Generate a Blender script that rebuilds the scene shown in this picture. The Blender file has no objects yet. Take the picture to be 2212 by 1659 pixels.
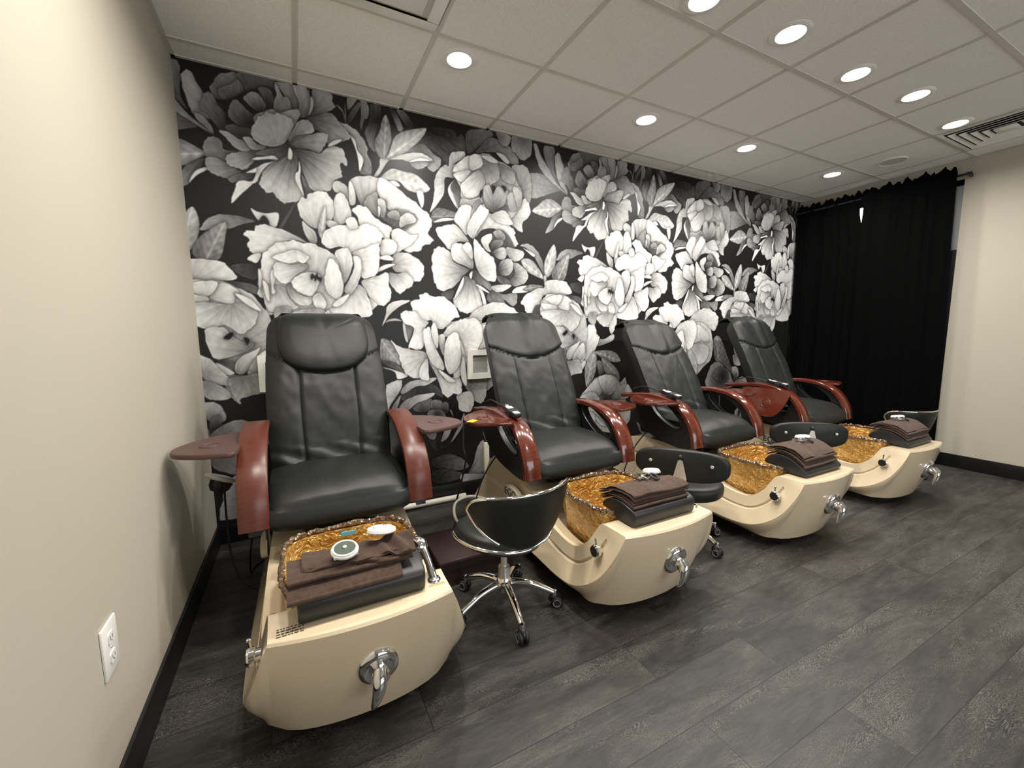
import bpy, bmesh, math, random
import numpy as np
from mathutils import Vector, Matrix, noise as mnoise

# ------------------------------------------------------------------ camera, world, exposure
SC = bpy.context.scene
COL = SC.collection
YAW, PITCH, ROLL, FPX = 0.4758, -0.1210, -0.0089, 902.44
cd = bpy.data.cameras.new('camera'); cam = bpy.data.objects.new('camera', cd); COL.objects.link(cam)
cd.sensor_width = 36.0; cd.lens = 36.0 * FPX / 2212.0; cd.clip_start = .02
cy_, sy_, cp_, sp_ = math.cos(YAW), math.sin(YAW), math.cos(PITCH), math.sin(PITCH)
fw = Vector((sy_ * cp_, cy_ * cp_, sp_)); rt = Vector((cy_, -sy_, 0)); up = rt.cross(fw)
r2 = rt * math.cos(ROLL) + up * math.sin(ROLL); u2 = -rt * math.sin(ROLL) + up * math.cos(ROLL)
cam.matrix_world = Matrix(((r2.x, u2.x, -fw.x, .4805), (r2.y, u2.y, -fw.y, -2.9025), (r2.z, u2.z, -fw.z, 1.2352), (0, 0, 0, 1)))
SC.camera = cam
SC.view_settings.view_transform = 'Standard'; SC.view_settings.look = 'None'
SC.view_settings.exposure = 0.0; SC.view_settings.gamma = 1.0
SC.view_settings.use_curve_mapping = False
wd = bpy.data.worlds.new('world'); SC.world = wd; wd.use_nodes = True
wd.node_tree.nodes['Background'].inputs[0].default_value = (.95, .97, 1, 1)
wd.node_tree.nodes['Background'].inputs[1].default_value = 5.0

H = 2.6825           # ceiling height
XE = 5.69            # end wall
YF = -6.2            # wall behind the camera
LAMP_W = 13.5        # watts per downlight
LIGHTS = [(1.35, -.637), (2.717, -.608), (3.769, -.633), (5.037, -.63),
          (2.169, -1.50), (2.734, -1.545), (3.408, -1.522), (4.003, -1.578), (4.739, -1.541)]
HIDDEN = [(1.54, -1.52), (.90, -1.52), (.50, -1.62), (2.2, -3.2)]  # out of view: leftmost read off the bright wall, others added for light
for i, (lx, ly) in enumerate(LIGHTS + HIDDEN):
    ld = bpy.data.lights.new('downlight_beam', 'AREA'); ld.shape = 'DISK'; ld.size = .125
    ld.energy = LAMP_W; ld.color = (1, .965, .905); ld.spread = math.radians(165)
    lo = bpy.data.objects.new('downlight_beam', ld); lo.location = (lx, ly, H - .012); COL.objects.link(lo)

# sky light enters by an unseen window, added behind the camera as fill
pl = bpy.data.lights.new('fill_window_portal', 'AREA'); pl.shape = 'RECTANGLE'; pl.size = 4.2; pl.size_y = 1.9; pl.cycles.is_portal = True
po = bpy.data.objects.new('fill_window_portal', pl); po.location = (2.9, YF - .02, 1.5); po.rotation_euler = (math.radians(90), 0, 0); COL.objects.link(po)

# ------------------------------------------------------------------ materials
def mat(name, col, rough=.5, metal=0., coat=0., spec=.5, bump=None, var=None, trans=0., sheen=0., emit=None):
    m = bpy.data.materials.new(name); m.use_nodes = True
    nt = m.node_tree; b = nt.nodes['Principled BSDF']
    b.inputs['Base Color'].default_value = (*col, 1); b.inputs['Roughness'].default_value = rough
    b.inputs['Metallic'].default_value = metal; b.inputs['Coat Weight'].default_value = coat
    b.inputs['Coat Roughness'].default_value = .06
    b.inputs['Specular IOR Level'].default_value = spec
    b.inputs['Transmission Weight'].default_value = trans
    b.inputs['Sheen Weight'].default_value = sheen
    if emit:
        b.inputs['Emission Color'].default_value = (*emit[0], 1); b.inputs['Emission Strength'].default_value = emit[1]
    tc = nt.nodes.new('ShaderNodeTexCoord')
    def noise(scale, detail=4, stretch=None):
        n = nt.nodes.new('ShaderNodeTexNoise'); n.inputs['Scale'].default_value = scale; n.inputs['Detail'].default_value = detail
        if stretch:
            mp = nt.nodes.new('ShaderNodeMapping'); mp.inputs['Scale'].default_value = stretch
            nt.links.new(tc.outputs['Object'], mp.inputs[0]); nt.links.new(mp.outputs[0], n.inputs['Vector'])
        else:
            nt.links.new(tc.outputs['Object'], n.inputs['Vector'])
        return n
    if var:   # (colour2, scale, stretch)
        n = noise(var[1], 5, var[2] if len(var) > 2 else None)
        r = nt.nodes.new('ShaderNodeValToRGB')
        r.color_ramp.elements[0].position = .35; r.color_ramp.elements[1].position = .68
        r.color_ramp.elements[0].color = (*col, 1); r.color_ramp.elements[1].color = (*var[0], 1)
        nt.links.new(n.outputs['Fac'], r.inputs[0]); nt.links.new(r.outputs[0], b.inputs['Base Color'])
    if bump:  # (scale, strength, distance)
        n = noise(bump[0], 3, bump[3] if len(bump) > 3 else None); bp = nt.nodes.new('ShaderNodeBump')
        bp.inputs['Strength'].default_value = bump[1]; bp.inputs['Distance'].default_value = bump[2]
        nt.links.new(n.outputs['Fac'], bp.inputs['Height']); nt.links.new(bp.outputs[0], b.inputs['Normal'])
    return m

M = {}
M['wall'] = mat('wall_paint', (.47, .432, .352), .62, bump=(260, .25, .0006))
M['tile'] = mat('ceiling_tile', (.90, .885, .83), .9, var=((.80, .785, .73), 150), bump=(220, .6, .002))
M['grid'] = mat('grid_metal', (.60, .575, .51), .5)
M['white'] = mat('white_plastic', (.80, .79, .74), .35)
M['base'] = mat('black_baseboard', (.006, .006, .0065), .38)
M['cream'] = mat('cream_gelcoat', (.72, .588, .40), .32, coat=1.0)
M['chrome'] = mat('chrome', (.86, .86, .86), .06, 1.)
M['steel'] = mat('brushed_steel', (.72, .70, .64), .38, .75)
M['leather'] = mat('black_leather', (.0125, .0135, .0120), .45, spec=.32, bump=(320, .25, .0008))
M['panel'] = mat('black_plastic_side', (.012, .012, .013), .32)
M['rubber'] = mat('black_rubber', (.012, .012, .012), .6)
M['cherry'] = mat('cherry_lacquer', (.072, .0125, .0065), .20, coat=.5, var=((.115, .023, .011), 16, (1, 8, 8)))
M['cherry2'] = mat('satin_cherry', (.082, .0185, .011), .34, var=((.108, .026, .0145), 16, (1, 8, 8)))
M['mauve'] = mat('matte_brown_laminate', (.080, .039, .033), .42)
M['towel'] = mat('brown_terry', (.052, .027, .0165), .95, sheen=.08, var=((.082, .045, .029), 60), bump=(500, .9, .003))
M['pad'] = mat('black_vinyl_pad', (.017, .0165, .016), .42, bump=(300, .15, .0006))
M['wood_dark'] = mat('dark_espresso_wood', (.020, .009, .008), .35, var=((.034, .016, .014), 20, (1, 9, 9)))
M['velvet'] = mat('black_velvet', (.0018, .0018, .0018), .98, spec=.05)
M['yellow'] = mat('yellow_paper', (.85, .72, .02), .8)
M['blue'] = mat('blue_tape', (.16, .50, .68), .6)
M['grey'] = mat('grey_plastic', (.30, .30, .29), .4)
M['screen'] = mat('silver_label', (.55, .55, .54), .25)
M['lens'] = mat('lamp_lens', (.9, .9, .88), .4, emit=((1, .96, .88), 22.0))
M['gold'] = mat('gold_print', (.50, .36, .12), .4, .5)
M['ink'] = mat('brown_ink', (.06, .045, .035), .7)
M['logo_plate'] = mat('champagne_plate', (.62, .54, .40), .25)
M['ivory'] = mat('ivory_cable', (.72, .68, .58), .4)
M['lensglass'] = mat('smoked_lens', (.10, .12, .10), .08, coat=.5)
M['alu'] = mat('window_frame_metal', (.62, .63, .64), .25, .7)
M['shade_white'] = mat('window_glass', (.9, .93, .95), .05, trans=.95)
def pane_material():
    m = bpy.data.materials.new('clear_window_glass'); m.use_nodes = True; nt = m.node_tree; N = nt.nodes
    N.remove(N['Principled BSDF']); t = N.new('ShaderNodeBsdfTransparent'); g = N.new('ShaderNodeBsdfGlossy'); g.inputs['Roughness'].default_value = .02
    f = N.new('ShaderNodeFresnel'); f.inputs['IOR'].default_value = 1.5; x = N.new('ShaderNodeMixShader')
    nt.links.new(f.outputs[0], x.inputs[0]); nt.links.new(t.outputs[0], x.inputs[1]); nt.links.new(g.outputs[0], x.inputs[2]); nt.links.new(x.outputs[0], N['Material Output'].inputs[0]); return m
M['pane'] = pane_material()
M['dark_hole'] = mat('dark_gap', (.004, .004, .004), .8)
M['vent_dark'] = mat('vent_shadow_metal', (.20, .18, .15), .6)

def amber():
    m = bpy.data.materials.new('amber_rippled_glass'); m.use_nodes = True
    nt = m.node_tree; b = nt.nodes['Principled BSDF']
    tc = nt.nodes.new('ShaderNodeTexCoord')
    n1 = nt.nodes.new('ShaderNodeTexNoise'); n1.inputs['Scale'].default_value = 26; n1.inputs['Detail'].default_value = 2; n1.inputs['Distortion'].default_value = 2.2
    n2 = nt.nodes.new('ShaderNodeTexNoise'); n2.inputs['Scale'].default_value = 7; n2.inputs['Detail'].default_value = 3
    for n in (n1, n2): nt.links.new(tc.outputs['Object'], n.inputs['Vector'])
    r = nt.nodes.new('ShaderNodeValToRGB'); e = r.color_ramp.elements
    e[0].position = .3; e[0].color = (.30, .115, .016, 1); e[1].position = .72; e[1].color = (.92, .64, .25, 1)
    mid = e.new(.5); mid.color = (.62, .345, .08, 1)
    mx = nt.nodes.new('ShaderNodeMix'); mx.data_type = 'FLOAT'; mx.inputs[0].default_value = .5
    nt.links.new(n1.outputs['Fac'], mx.inputs[2]); nt.links.new(n2.outputs['Fac'], mx.inputs[3]); nt.links.new(mx.outputs[0], r.inputs[0])
    nt.links.new(r.outputs[0], b.inputs['Base Color'])
    bp = nt.nodes.new('ShaderNodeBump'); bp.inputs['Strength'].default_value = .9; bp.inputs['Distance'].default_value = .022
    nt.links.new(n1.outputs['Fac'], bp.inputs['Height']); nt.links.new(bp.outputs[0], b.inputs['Normal'])
    b.inputs['Roughness'].default_value = .13; b.inputs['Metallic'].default_value = .35
    b.inputs['Coat Weight'].default_value = .8; b.inputs['Coat Roughness'].default_value = .05
    b.inputs['Subsurface Weight'].default_value = 0.
    return m
M['amber'] = amber()
def rimmat():
    m = bpy.data.materials.new('crackled_bronze_rim'); m.use_nodes = True
    nt = m.node_tree; b = nt.nodes['Principled BSDF']
    tc = nt.nodes.new('ShaderNodeTexCoord')
    v = nt.nodes.new('ShaderNodeTexVoronoi'); v.inputs['Scale'].default_value = 75
    nt.links.new(tc.outputs['Object'], v.inputs['Vector'])
    r = nt.nodes.new('ShaderNodeValToRGB'); r.color_ramp.elements[0].color = (.42, .30, .20, 1); r.color_ramp.elements[1].color = (.10, .05, .03, 1)
    nt.links.new(v.outputs['Distance'], r.inputs[0]); nt.links.new(r.outputs[0], b.inputs['Base Color'])
    bp = nt.nodes.new('ShaderNodeBump'); bp.inputs['Strength'].default_value = 1.0; bp.inputs['Distance'].default_value = .012
    nt.links.new(v.outputs['Distance'], bp.inputs['Height']); nt.links.new(bp.outputs[0], b.inputs['Normal'])
    b.inputs['Roughness'].default_value = .12; b.inputs['Metallic'].default_value = .6; b.inputs['Coat Weight'].default_value = .7
    return m
M['rim'] = rimmat()

def floor_material():
    m = bpy.data.materials.new('grey_oak_vinyl_planks'); m.use_nodes = True
    nt = m.node_tree; L = nt.links; N = nt.nodes; b = N['Principled BSDF']
    tc = N.new('ShaderNodeTexCoord')
    mp = N.new('ShaderNodeMapping'); mp.inputs['Location'].default_value = (.43, .095, 0); L.new(tc.outputs['Object'], mp.inputs[0])
    br = N.new('ShaderNodeTexBrick'); br.offset = .37; br.offset_frequency = 2
    br.inputs['Scale'].default_value = 1; br.inputs['Brick Width'].default_value = 1.22; br.inputs['Row Height'].default_value = .1835
    br.inputs['Mortar Size'].default_value = .0016; br.inputs['Mortar Smooth'].default_value = .3; br.inputs['Bias'].default_value = 0
    br.inputs['Color1'].default_value = (.30, .30, .30, 1); br.inputs['Color2'].default_value = (.70, .70, .70, 1); br.inputs['Mortar'].default_value = (0, 0, 0, 1)
    L.new(mp.outputs[0], br.inputs['Vector'])
    # per-plank shift so the grain breaks at every joint
    sc = N.new('ShaderNodeVectorMath'); sc.operation = 'MULTIPLY_ADD'
    sc.inputs[1].default_value = (13, 7, 5); L.new(br.outputs['Color'], sc.inputs[0]); L.new(mp.outputs[0], sc.inputs[2])
    def ns(stretch, scale, det, dist=0):
        q = N.new('ShaderNodeMapping'); q.inputs['Scale'].default_value = stretch; L.new(sc.outputs[0], q.inputs[0])
        n = N.new('ShaderNodeTexNoise'); n.inputs['Scale'].default_value = scale; n.inputs['Detail'].default_value = det; n.inputs['Distortion'].default_value = dist
        n.inputs['Roughness'].default_value = .65
        L.new(q.outputs[0], n.inputs['Vector']); return n
    fine = ns((7, 60, 1), 2.0, 8, .6); med = ns((1.1, 5.0, 1), 2.2, 9, 1.2); big = ns((.9, 2.2, 1), 1.7, 3)
    grain = ns((1.0, 5.0, 1), 2.8, 5, 1.6); where = ns((1.3, 4.0, 1), 1.5, 3, .5)
    def math_(op, a, v=None, w=None):
        x = N.new('ShaderNodeMath'); x.operation = op
        for k, q in enumerate((a, v, w)):
            if q is None: continue
            if isinstance(q, (int, float)): x.inputs[k].default_value = q
            else: L.new(q, x.inputs[k])
        return x.outputs[0]
    def mx(a, bb, f, bl='MIX'):
        x = N.new('ShaderNodeMix'); x.data_type = 'RGBA'; x.blend_type = bl
        if isinstance(f, (int, float)): x.inputs[0].default_value = f
        else: L.new(f, x.inputs[0])
        L.new(a, x.inputs[6]); L.new(bb, x.inputs[7]); return x.outputs[2]
    g = mx(fine.outputs['Fac'], med.outputs['Fac'], .66); g = mx(g, big.outputs['Fac'], .36); g = mx(g, br.outputs['Color'], .08)
    r = N.new('ShaderNodeValToRGB'); e = r.color_ramp.elements
    e[0].position = .37; e[0].color = (.0065, .0058, .0054, 1); e[1].position = .66; e[1].color = (.100, .0915, .081, 1)
    k = e.new(.47); k.color = (.0235, .0213, .0192, 1); k = e.new(.58); k.color = (.048, .0438, .039, 1)
    L.new(g, r.inputs[0])
    # pale cathedral grain: thin contour lines of a warped noise, only in patches
    ph = math_('MULTIPLY', grain.outputs['Fac'], 26.0); tri = math_('PINGPONG', ph, .5)
    ln = N.new('ShaderNodeMapRange'); ln.inputs[1].default_value = .30; ln.inputs[2].default_value = .5; L.new(tri, ln.inputs[0])
    wm = N.new('ShaderNodeMapRange'); wm.inputs[1].default_value = .43; wm.inputs[2].default_value = .60; L.new(where.outputs['Fac'], wm.inputs[0])
    amt = math_('MULTIPLY', math_('MULTIPLY', ln.outputs[0], wm.outputs[0]), .80)
    pale = N.new('ShaderNodeRGB'); pale.outputs[0].default_value = (.185, .171, .152, 1)
    top = mx(r.outputs[0], pale.outputs[0], amt)
    dk = N.new('ShaderNodeMix'); dk.data_type = 'RGBA'; L.new(br.outputs['Fac'], dk.inputs[0]); L.new(top, dk.inputs[6]); dk.inputs[7].default_value = (.012, .010, .009, 1)
    L.new(dk.outputs[2], b.inputs['Base Color'])
    b.inputs['Roughness'].default_value = .46; b.inputs['Specular IOR Level'].default_value = .32
    bp = N.new('ShaderNodeBump'); bp.inputs['Strength'].default_value = .35; bp.inputs['Distance'].default_value = .002
    L.new(g, bp.inputs['Height']); L.new(bp.outputs[0], b.inputs['Normal'])
    return m
M['floor'] = floor_material()

def mural_material():
    m = bpy.data.materials.new('peony_wallpaper'); m.use_nodes = True
    nt = m.node_tree; b = nt.nodes['Principled BSDF']
    a = nt.nodes.new('ShaderNodeAttribute'); a.attribute_name = 'print'
    nt.links.new(a.outputs['Color'], b.inputs['Base Color'])
    b.inputs['Roughness'].default_value = .40; b.inputs['Specular IOR Level'].default_value = .26
    return m
M['mural'] = mural_material()

# ------------------------------------------------------------------ mesh helpers
class MB:
    """Collects vertices and faces, then links them as one mesh object."""
    def __init__(s): s.v = []; s.f = []
    def add(s, vs, fs):
        o = len(s.v); s.v += [tuple(p) for p in vs]; s.f += [tuple(i + o for i in f) for f in fs]; return s
    def loft(s, rings, closed=True, cap0=True, cap1=True):
        n = len(rings[0]); vs = [p for r in rings for p in r]; fs = []
        m = n if closed else n - 1
        for i in range(len(rings) - 1):
            for j in range(m):
                a = i * n + j; b_ = i * n + (j + 1) % n
                fs.append((a, b_, b_ + n, a + n))
        if cap0: fs.append(tuple(range(n))[::-1])
        if cap1: fs.append(tuple(range((len(rings) - 1) * n, len(rings) * n)))
        return s.add(vs, fs)
    def box(s, x0, x1, y0, y1, z0, z1):
        vs = [(x0, y0, z0), (x1, y0, z0), (x1, y1, z0), (x0, y1, z0), (x0, y0, z1), (x1, y0, z1), (x1, y1, z1), (x0, y1, z1)]
        return s.add(vs, [(0, 3, 2, 1), (4, 5, 6, 7), (0, 1, 5, 4), (1, 2, 6, 5), (2, 3, 7, 6), (3, 0, 4, 7)])
    def tube(s, path, r, n=10, caps=True):
        P = [Vector(p) for p in path]; rings = []; prev = None
        for i, p in enumerate(P):
            t = (P[min(i + 1, len(P) - 1)] - P[max(i - 1, 0)]).normalized()
            if prev is None:
                a = Vector((0, 0, 1)) if abs(t.z) < .9 else Vector((1, 0, 0))
                nrm = (a - t * a.dot(t)).normalized()
            else:
                nrm = (prev - t * prev.dot(t)).normalized()
            prev = nrm; bi = t.cross(nrm)
            rr = r[i] if isinstance(r, (list, tuple)) else r
            rings.append([p + (nrm * math.cos(k / n * 2 * math.pi) + bi * math.sin(k / n * 2 * math.pi)) * rr for k in range(n)])
        return s.loft(rings, True, caps, caps)
    def ring_tube(s, path, r, n=8):   # closed path
        P = [Vector(p) for p in path]; m = len(P); vs = []; fs = []
        for i, p in enumerate(P):
            t = (P[(i + 1) % m] - P[i - 1]).normalized()
            a = Vector((0, 0, 1)) if abs(t.z) < .9 else Vector((1, 0, 0))
            nrm = (a - t * a.dot(t)).normalized(); bi = t.cross(nrm)
            rr = r[i] if isinstance(r, (list, tuple)) else r
            vs += [p + (nrm * math.cos(k / n * 2 * math.pi) + bi * math.sin(k / n * 2 * math.pi)) * rr for k in range(n)]
        for i in range(m):
            for k in range(n):
                fs.append((i * n + k, i * n + (k + 1) % n, ((i + 1) % m) * n + (k + 1) % n, ((i + 1) % m) * n + k))
        return s.add(vs, fs)
    def lathe(s, prof, c=(0, 0, 0), ax=(0, 0, 1), n=24, sx=1., sy=1.):
        ax = Vector(ax).normalized(); a = Vector((1, 0, 0)) if abs(ax.x) < .9 else Vector((0, 1, 0))
        u = (a - ax * a.dot(ax)).normalized(); w = ax.cross(u); c = Vector(c)
        rings = [[c + ax * h + (u * math.cos(k / n * 2 * math.pi) * sx + w * math.sin(k / n * 2 * math.pi) * sy) * max(r, 1e-5) for k in range(n)] for r, h in prof]
        return s.loft(rings)
    def prism(s, poly, f0, f1):
        """poly: list of 2D points; f0,f1 map a 2D point to 3D on the two faces."""
        return s.loft([[f0(p) for p in poly], [f1(p) for p in poly]])
    def xform(s, fn): s.v = [tuple(fn(Vector(p))) for p in s.v]; return s
    def shift(s, dx, dy, dz): return s.xform(lambda p: p + Vector((dx, dy, dz)))
    def mesh(s, name, m, angle=35, bevel=0, seg=2, subsurf=0):
        bm = bmesh.new(); vs = [bm.verts.new(p) for p in s.v]
        for f in s.f:
            if len(set(f)) < 3: continue
            try: bm.faces.new([vs[i] for i in f])
            except ValueError: pass
        bmesh.ops.remove_doubles(bm, verts=bm.verts, dist=1e-5)
        bmesh.ops.recalc_face_normals(bm, faces=bm.faces)
        if bevel:
            ed = [e for e in bm.edges if len(e.link_faces) == 2 and e.calc_face_angle(0) > math.radians(40)]
            bmesh.ops.bevel(bm, geom=ed, offset=bevel, segments=seg, affect='EDGES', profile=.5, clamp_overlap=True)
        me = bpy.data.meshes.new(name); bm.to_mesh(me); bm.free()
        me.polygons.foreach_set('use_smooth', [True] * len(me.polygons))
        me.set_sharp_from_angle(angle=math.radians(angle))
        me.materials.append(m); return me
    def build(s, name, m, parent=None, **k): return link(name, s.mesh(name, m, **k), parent)

def link(name, me, parent=None):
    o = bpy.data.objects.new(name, me); COL.objects.link(o)
    if parent: o.parent = parent
    return o
def tag(o, label, cat, group=None):
    o['label'] = label; o['category'] = cat
    if group: o['group'] = group
    return o
def thing(name, label, cat, loc=(0, 0, 0), rz=0, group=None):
    o = bpy.data.objects.new(name, None); COL.objects.link(o); o.location = loc; o.rotation_euler = (0, 0, rz); o.empty_display_size = .1
    return tag(o, label, cat, group)
def struct(o, label=None):
    o['kind'] = 'structure'
    if label: o['label'] = label
    return o
def copy_tree(o, parent=None):
    c = o.copy(); COL.objects.link(c)
    if parent: c.parent = parent
    for ch in list(o.children): copy_tree(ch, c)
    return c
def crom(pts, n=6, closed=False):
    P = [np.array(p, float) for p in pts]; out = []; m = len(P)
    for i in range(m if closed else m - 1):
        p1 = P[i]; p2 = P[(i + 1) % m]
        p0 = P[i - 1] if (i > 0 or closed) else 2 * p1 - p2
        p3 = P[(i + 2) % m] if (i + 2 < m or closed) else 2 * p2 - p1
        for j in range(n):
            t = j / n
            out.append(.5 * ((2 * p1) + (p2 - p0) * t + (2 * p0 - 5 * p1 + 4 * p2 - p3) * t * t + (3 * p1 - p0 - 3 * p2 + p3) * t ** 3))
    if not closed: out.append(P[-1])
    return [tuple(p) for p in out]
def circ(c, r, n=16, ax='z', ry=None):
    ry = ry or r; o = []
    for k in range(n):
        a = k / n * 2 * math.pi; u, v = r * math.cos(a), ry * math.sin(a)
        o.append({'z': (c[0] + u, c[1] + v, c[2]), 'y': (c[0] + u, c[1], c[2] + v), 'x': (c[0], c[1] + u, c[2] + v)}[ax])
    return o
def rrect(hx, hy, r, n=6):
    o = []
    for cx, cy, a0 in ((hx - r, hy - r, 0), (-hx + r, hy - r, 90), (-hx + r, -hy + r, 180), (hx - r, -hy + r, 270)):
        for k in range(n + 1):
            a = math.radians(a0 + 90 * k / n); o.append((cx + r * math.cos(a), cy + r * math.sin(a)))
    return o
def sstep(a, b, x):
    t = min(max((x - a) / (b - a), 0), 1); return t * t * (3 - 2 * t)

# ------------------------------------------------------------------ room shell
struct(MB().box(-.1, XE + .1, YF - .1, .1, -.1, 0).build('floor', M['floor']))
ceil = struct(MB().box(-.1, XE + .1, YF - .1, .1, H, H + .1).build('ceiling', M['tile']))
g = MB(); bw = .012
x = .573
while x < XE: g.box(x - bw, x + bw, YF, 0, H - .004, H + .002); x += .61
y = -.167
while y > YF: g.box(0, XE, y - bw, y + bw, H - .0045, H + .002); y -= .61
g.box(0, .02, YF, 0, H - .004, H + .002).box(0, XE, -.02, 0, H - .004, H + .002).box(XE - .02, XE, YF, 0, H - .004, H + .002)
g.build('ceiling_grid', M['grid'], ceil)
struct(MB().box(-.12, 0, YF, .1, 0, H).build('wall_left', M['wall']))
struct(MB().box(-.1, .8, YF - .12, YF, 0, H).box(5.0, XE + .1, YF - .12, YF, 0, H).box(.8, 5.0, YF - .12, YF, 0, .55).box(.8, 5.0, YF - .12, YF, 2.45, H).build('wall_front', M['wall']))
w2 = struct(thing('fill_window', 'unseen window added behind the camera for fill light', 'window', (2.9, YF - .06, .55))); del w2['category']  # assumed window, put in to brighten the room from behind
MB().box(-2.1, -2.04, -.04, .04, 0, 1.9).box(2.04, 2.1, -.04, .04, 0, 1.9).box(-.03, .03, -.04, .04, 0, 1.9).box(-2.1, 2.1, -.04, .04, 0, .06).box(-2.1, 2.1, -.04, .04, 1.84, 1.9).build('window_frame', M['alu'], w2)
MB().box(-2.04, 2.04, -.004, .004, .06, 1.84).build('pane', M['pane'], w2)
WY0, WY1, WZ0, WZ1 = -1.338, -.10, .05, 2.52      # opening behind the curtains
w = MB().box(XE, XE + .12, YF, WY0, 0, H).box(XE, XE + .12, WY1, .1, 0, H).box(XE, XE + .12, WY0, WY1, WZ1, H).box(XE, XE + .12, WY0, WY1, 0, WZ0)
struct(w.build('wall_right', M['wall']))
win = struct(thing('window_1', 'window hidden behind black curtains', 'window', (XE + .05, (WY0 + WY1) / 2, WZ0)))
del win['category']
yc = (WY0 + WY1) / 2; hw = (WY1 - WY0) / 2; hh = WZ1 - WZ0
f = MB().box(-.04, .04, -hw, -hw + .085, 0, hh).box(-.04, .04, hw - .045, hw, 0, hh).box(-.04, .04, -hw, hw, 0, .05).box(-.04, .04, -hw, hw, hh - .05, hh).box(-.03, .03, -.02, .02, 0, hh).box(-.03, .03, -hw, hw, .95, 1.0)
f.build('window_frame', M['alu'], win)
MB().box(-.004, .004, -hw + .085, hw - .045, .05, hh - .05).build('pane', M['pane'], win)
MB().box(-.042, .042, -hw, -hw + .086, 0, 1.88).build('dark_reflection_strip', M['panel'], win)  # black sleeve over the jamb, standing in for a dark reflection
struct(MB().box(0, .013, YF, 0, 0, .118).build('baseboard_left', M['base'], bevel=.003))
struct(MB().box(.013, XE, -.013, -.001, 0, .118).build('baseboard_back', M['base'], bevel=.003))
struct(MB().box(XE - .013, XE, YF, WY0 + .02, 0, .118).build('baseboard_right', M['base'], bevel=.003))
struct(MB().box(0, XE, YF, YF + .013, 0, .118).build('baseboard_front', M['base']))

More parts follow.
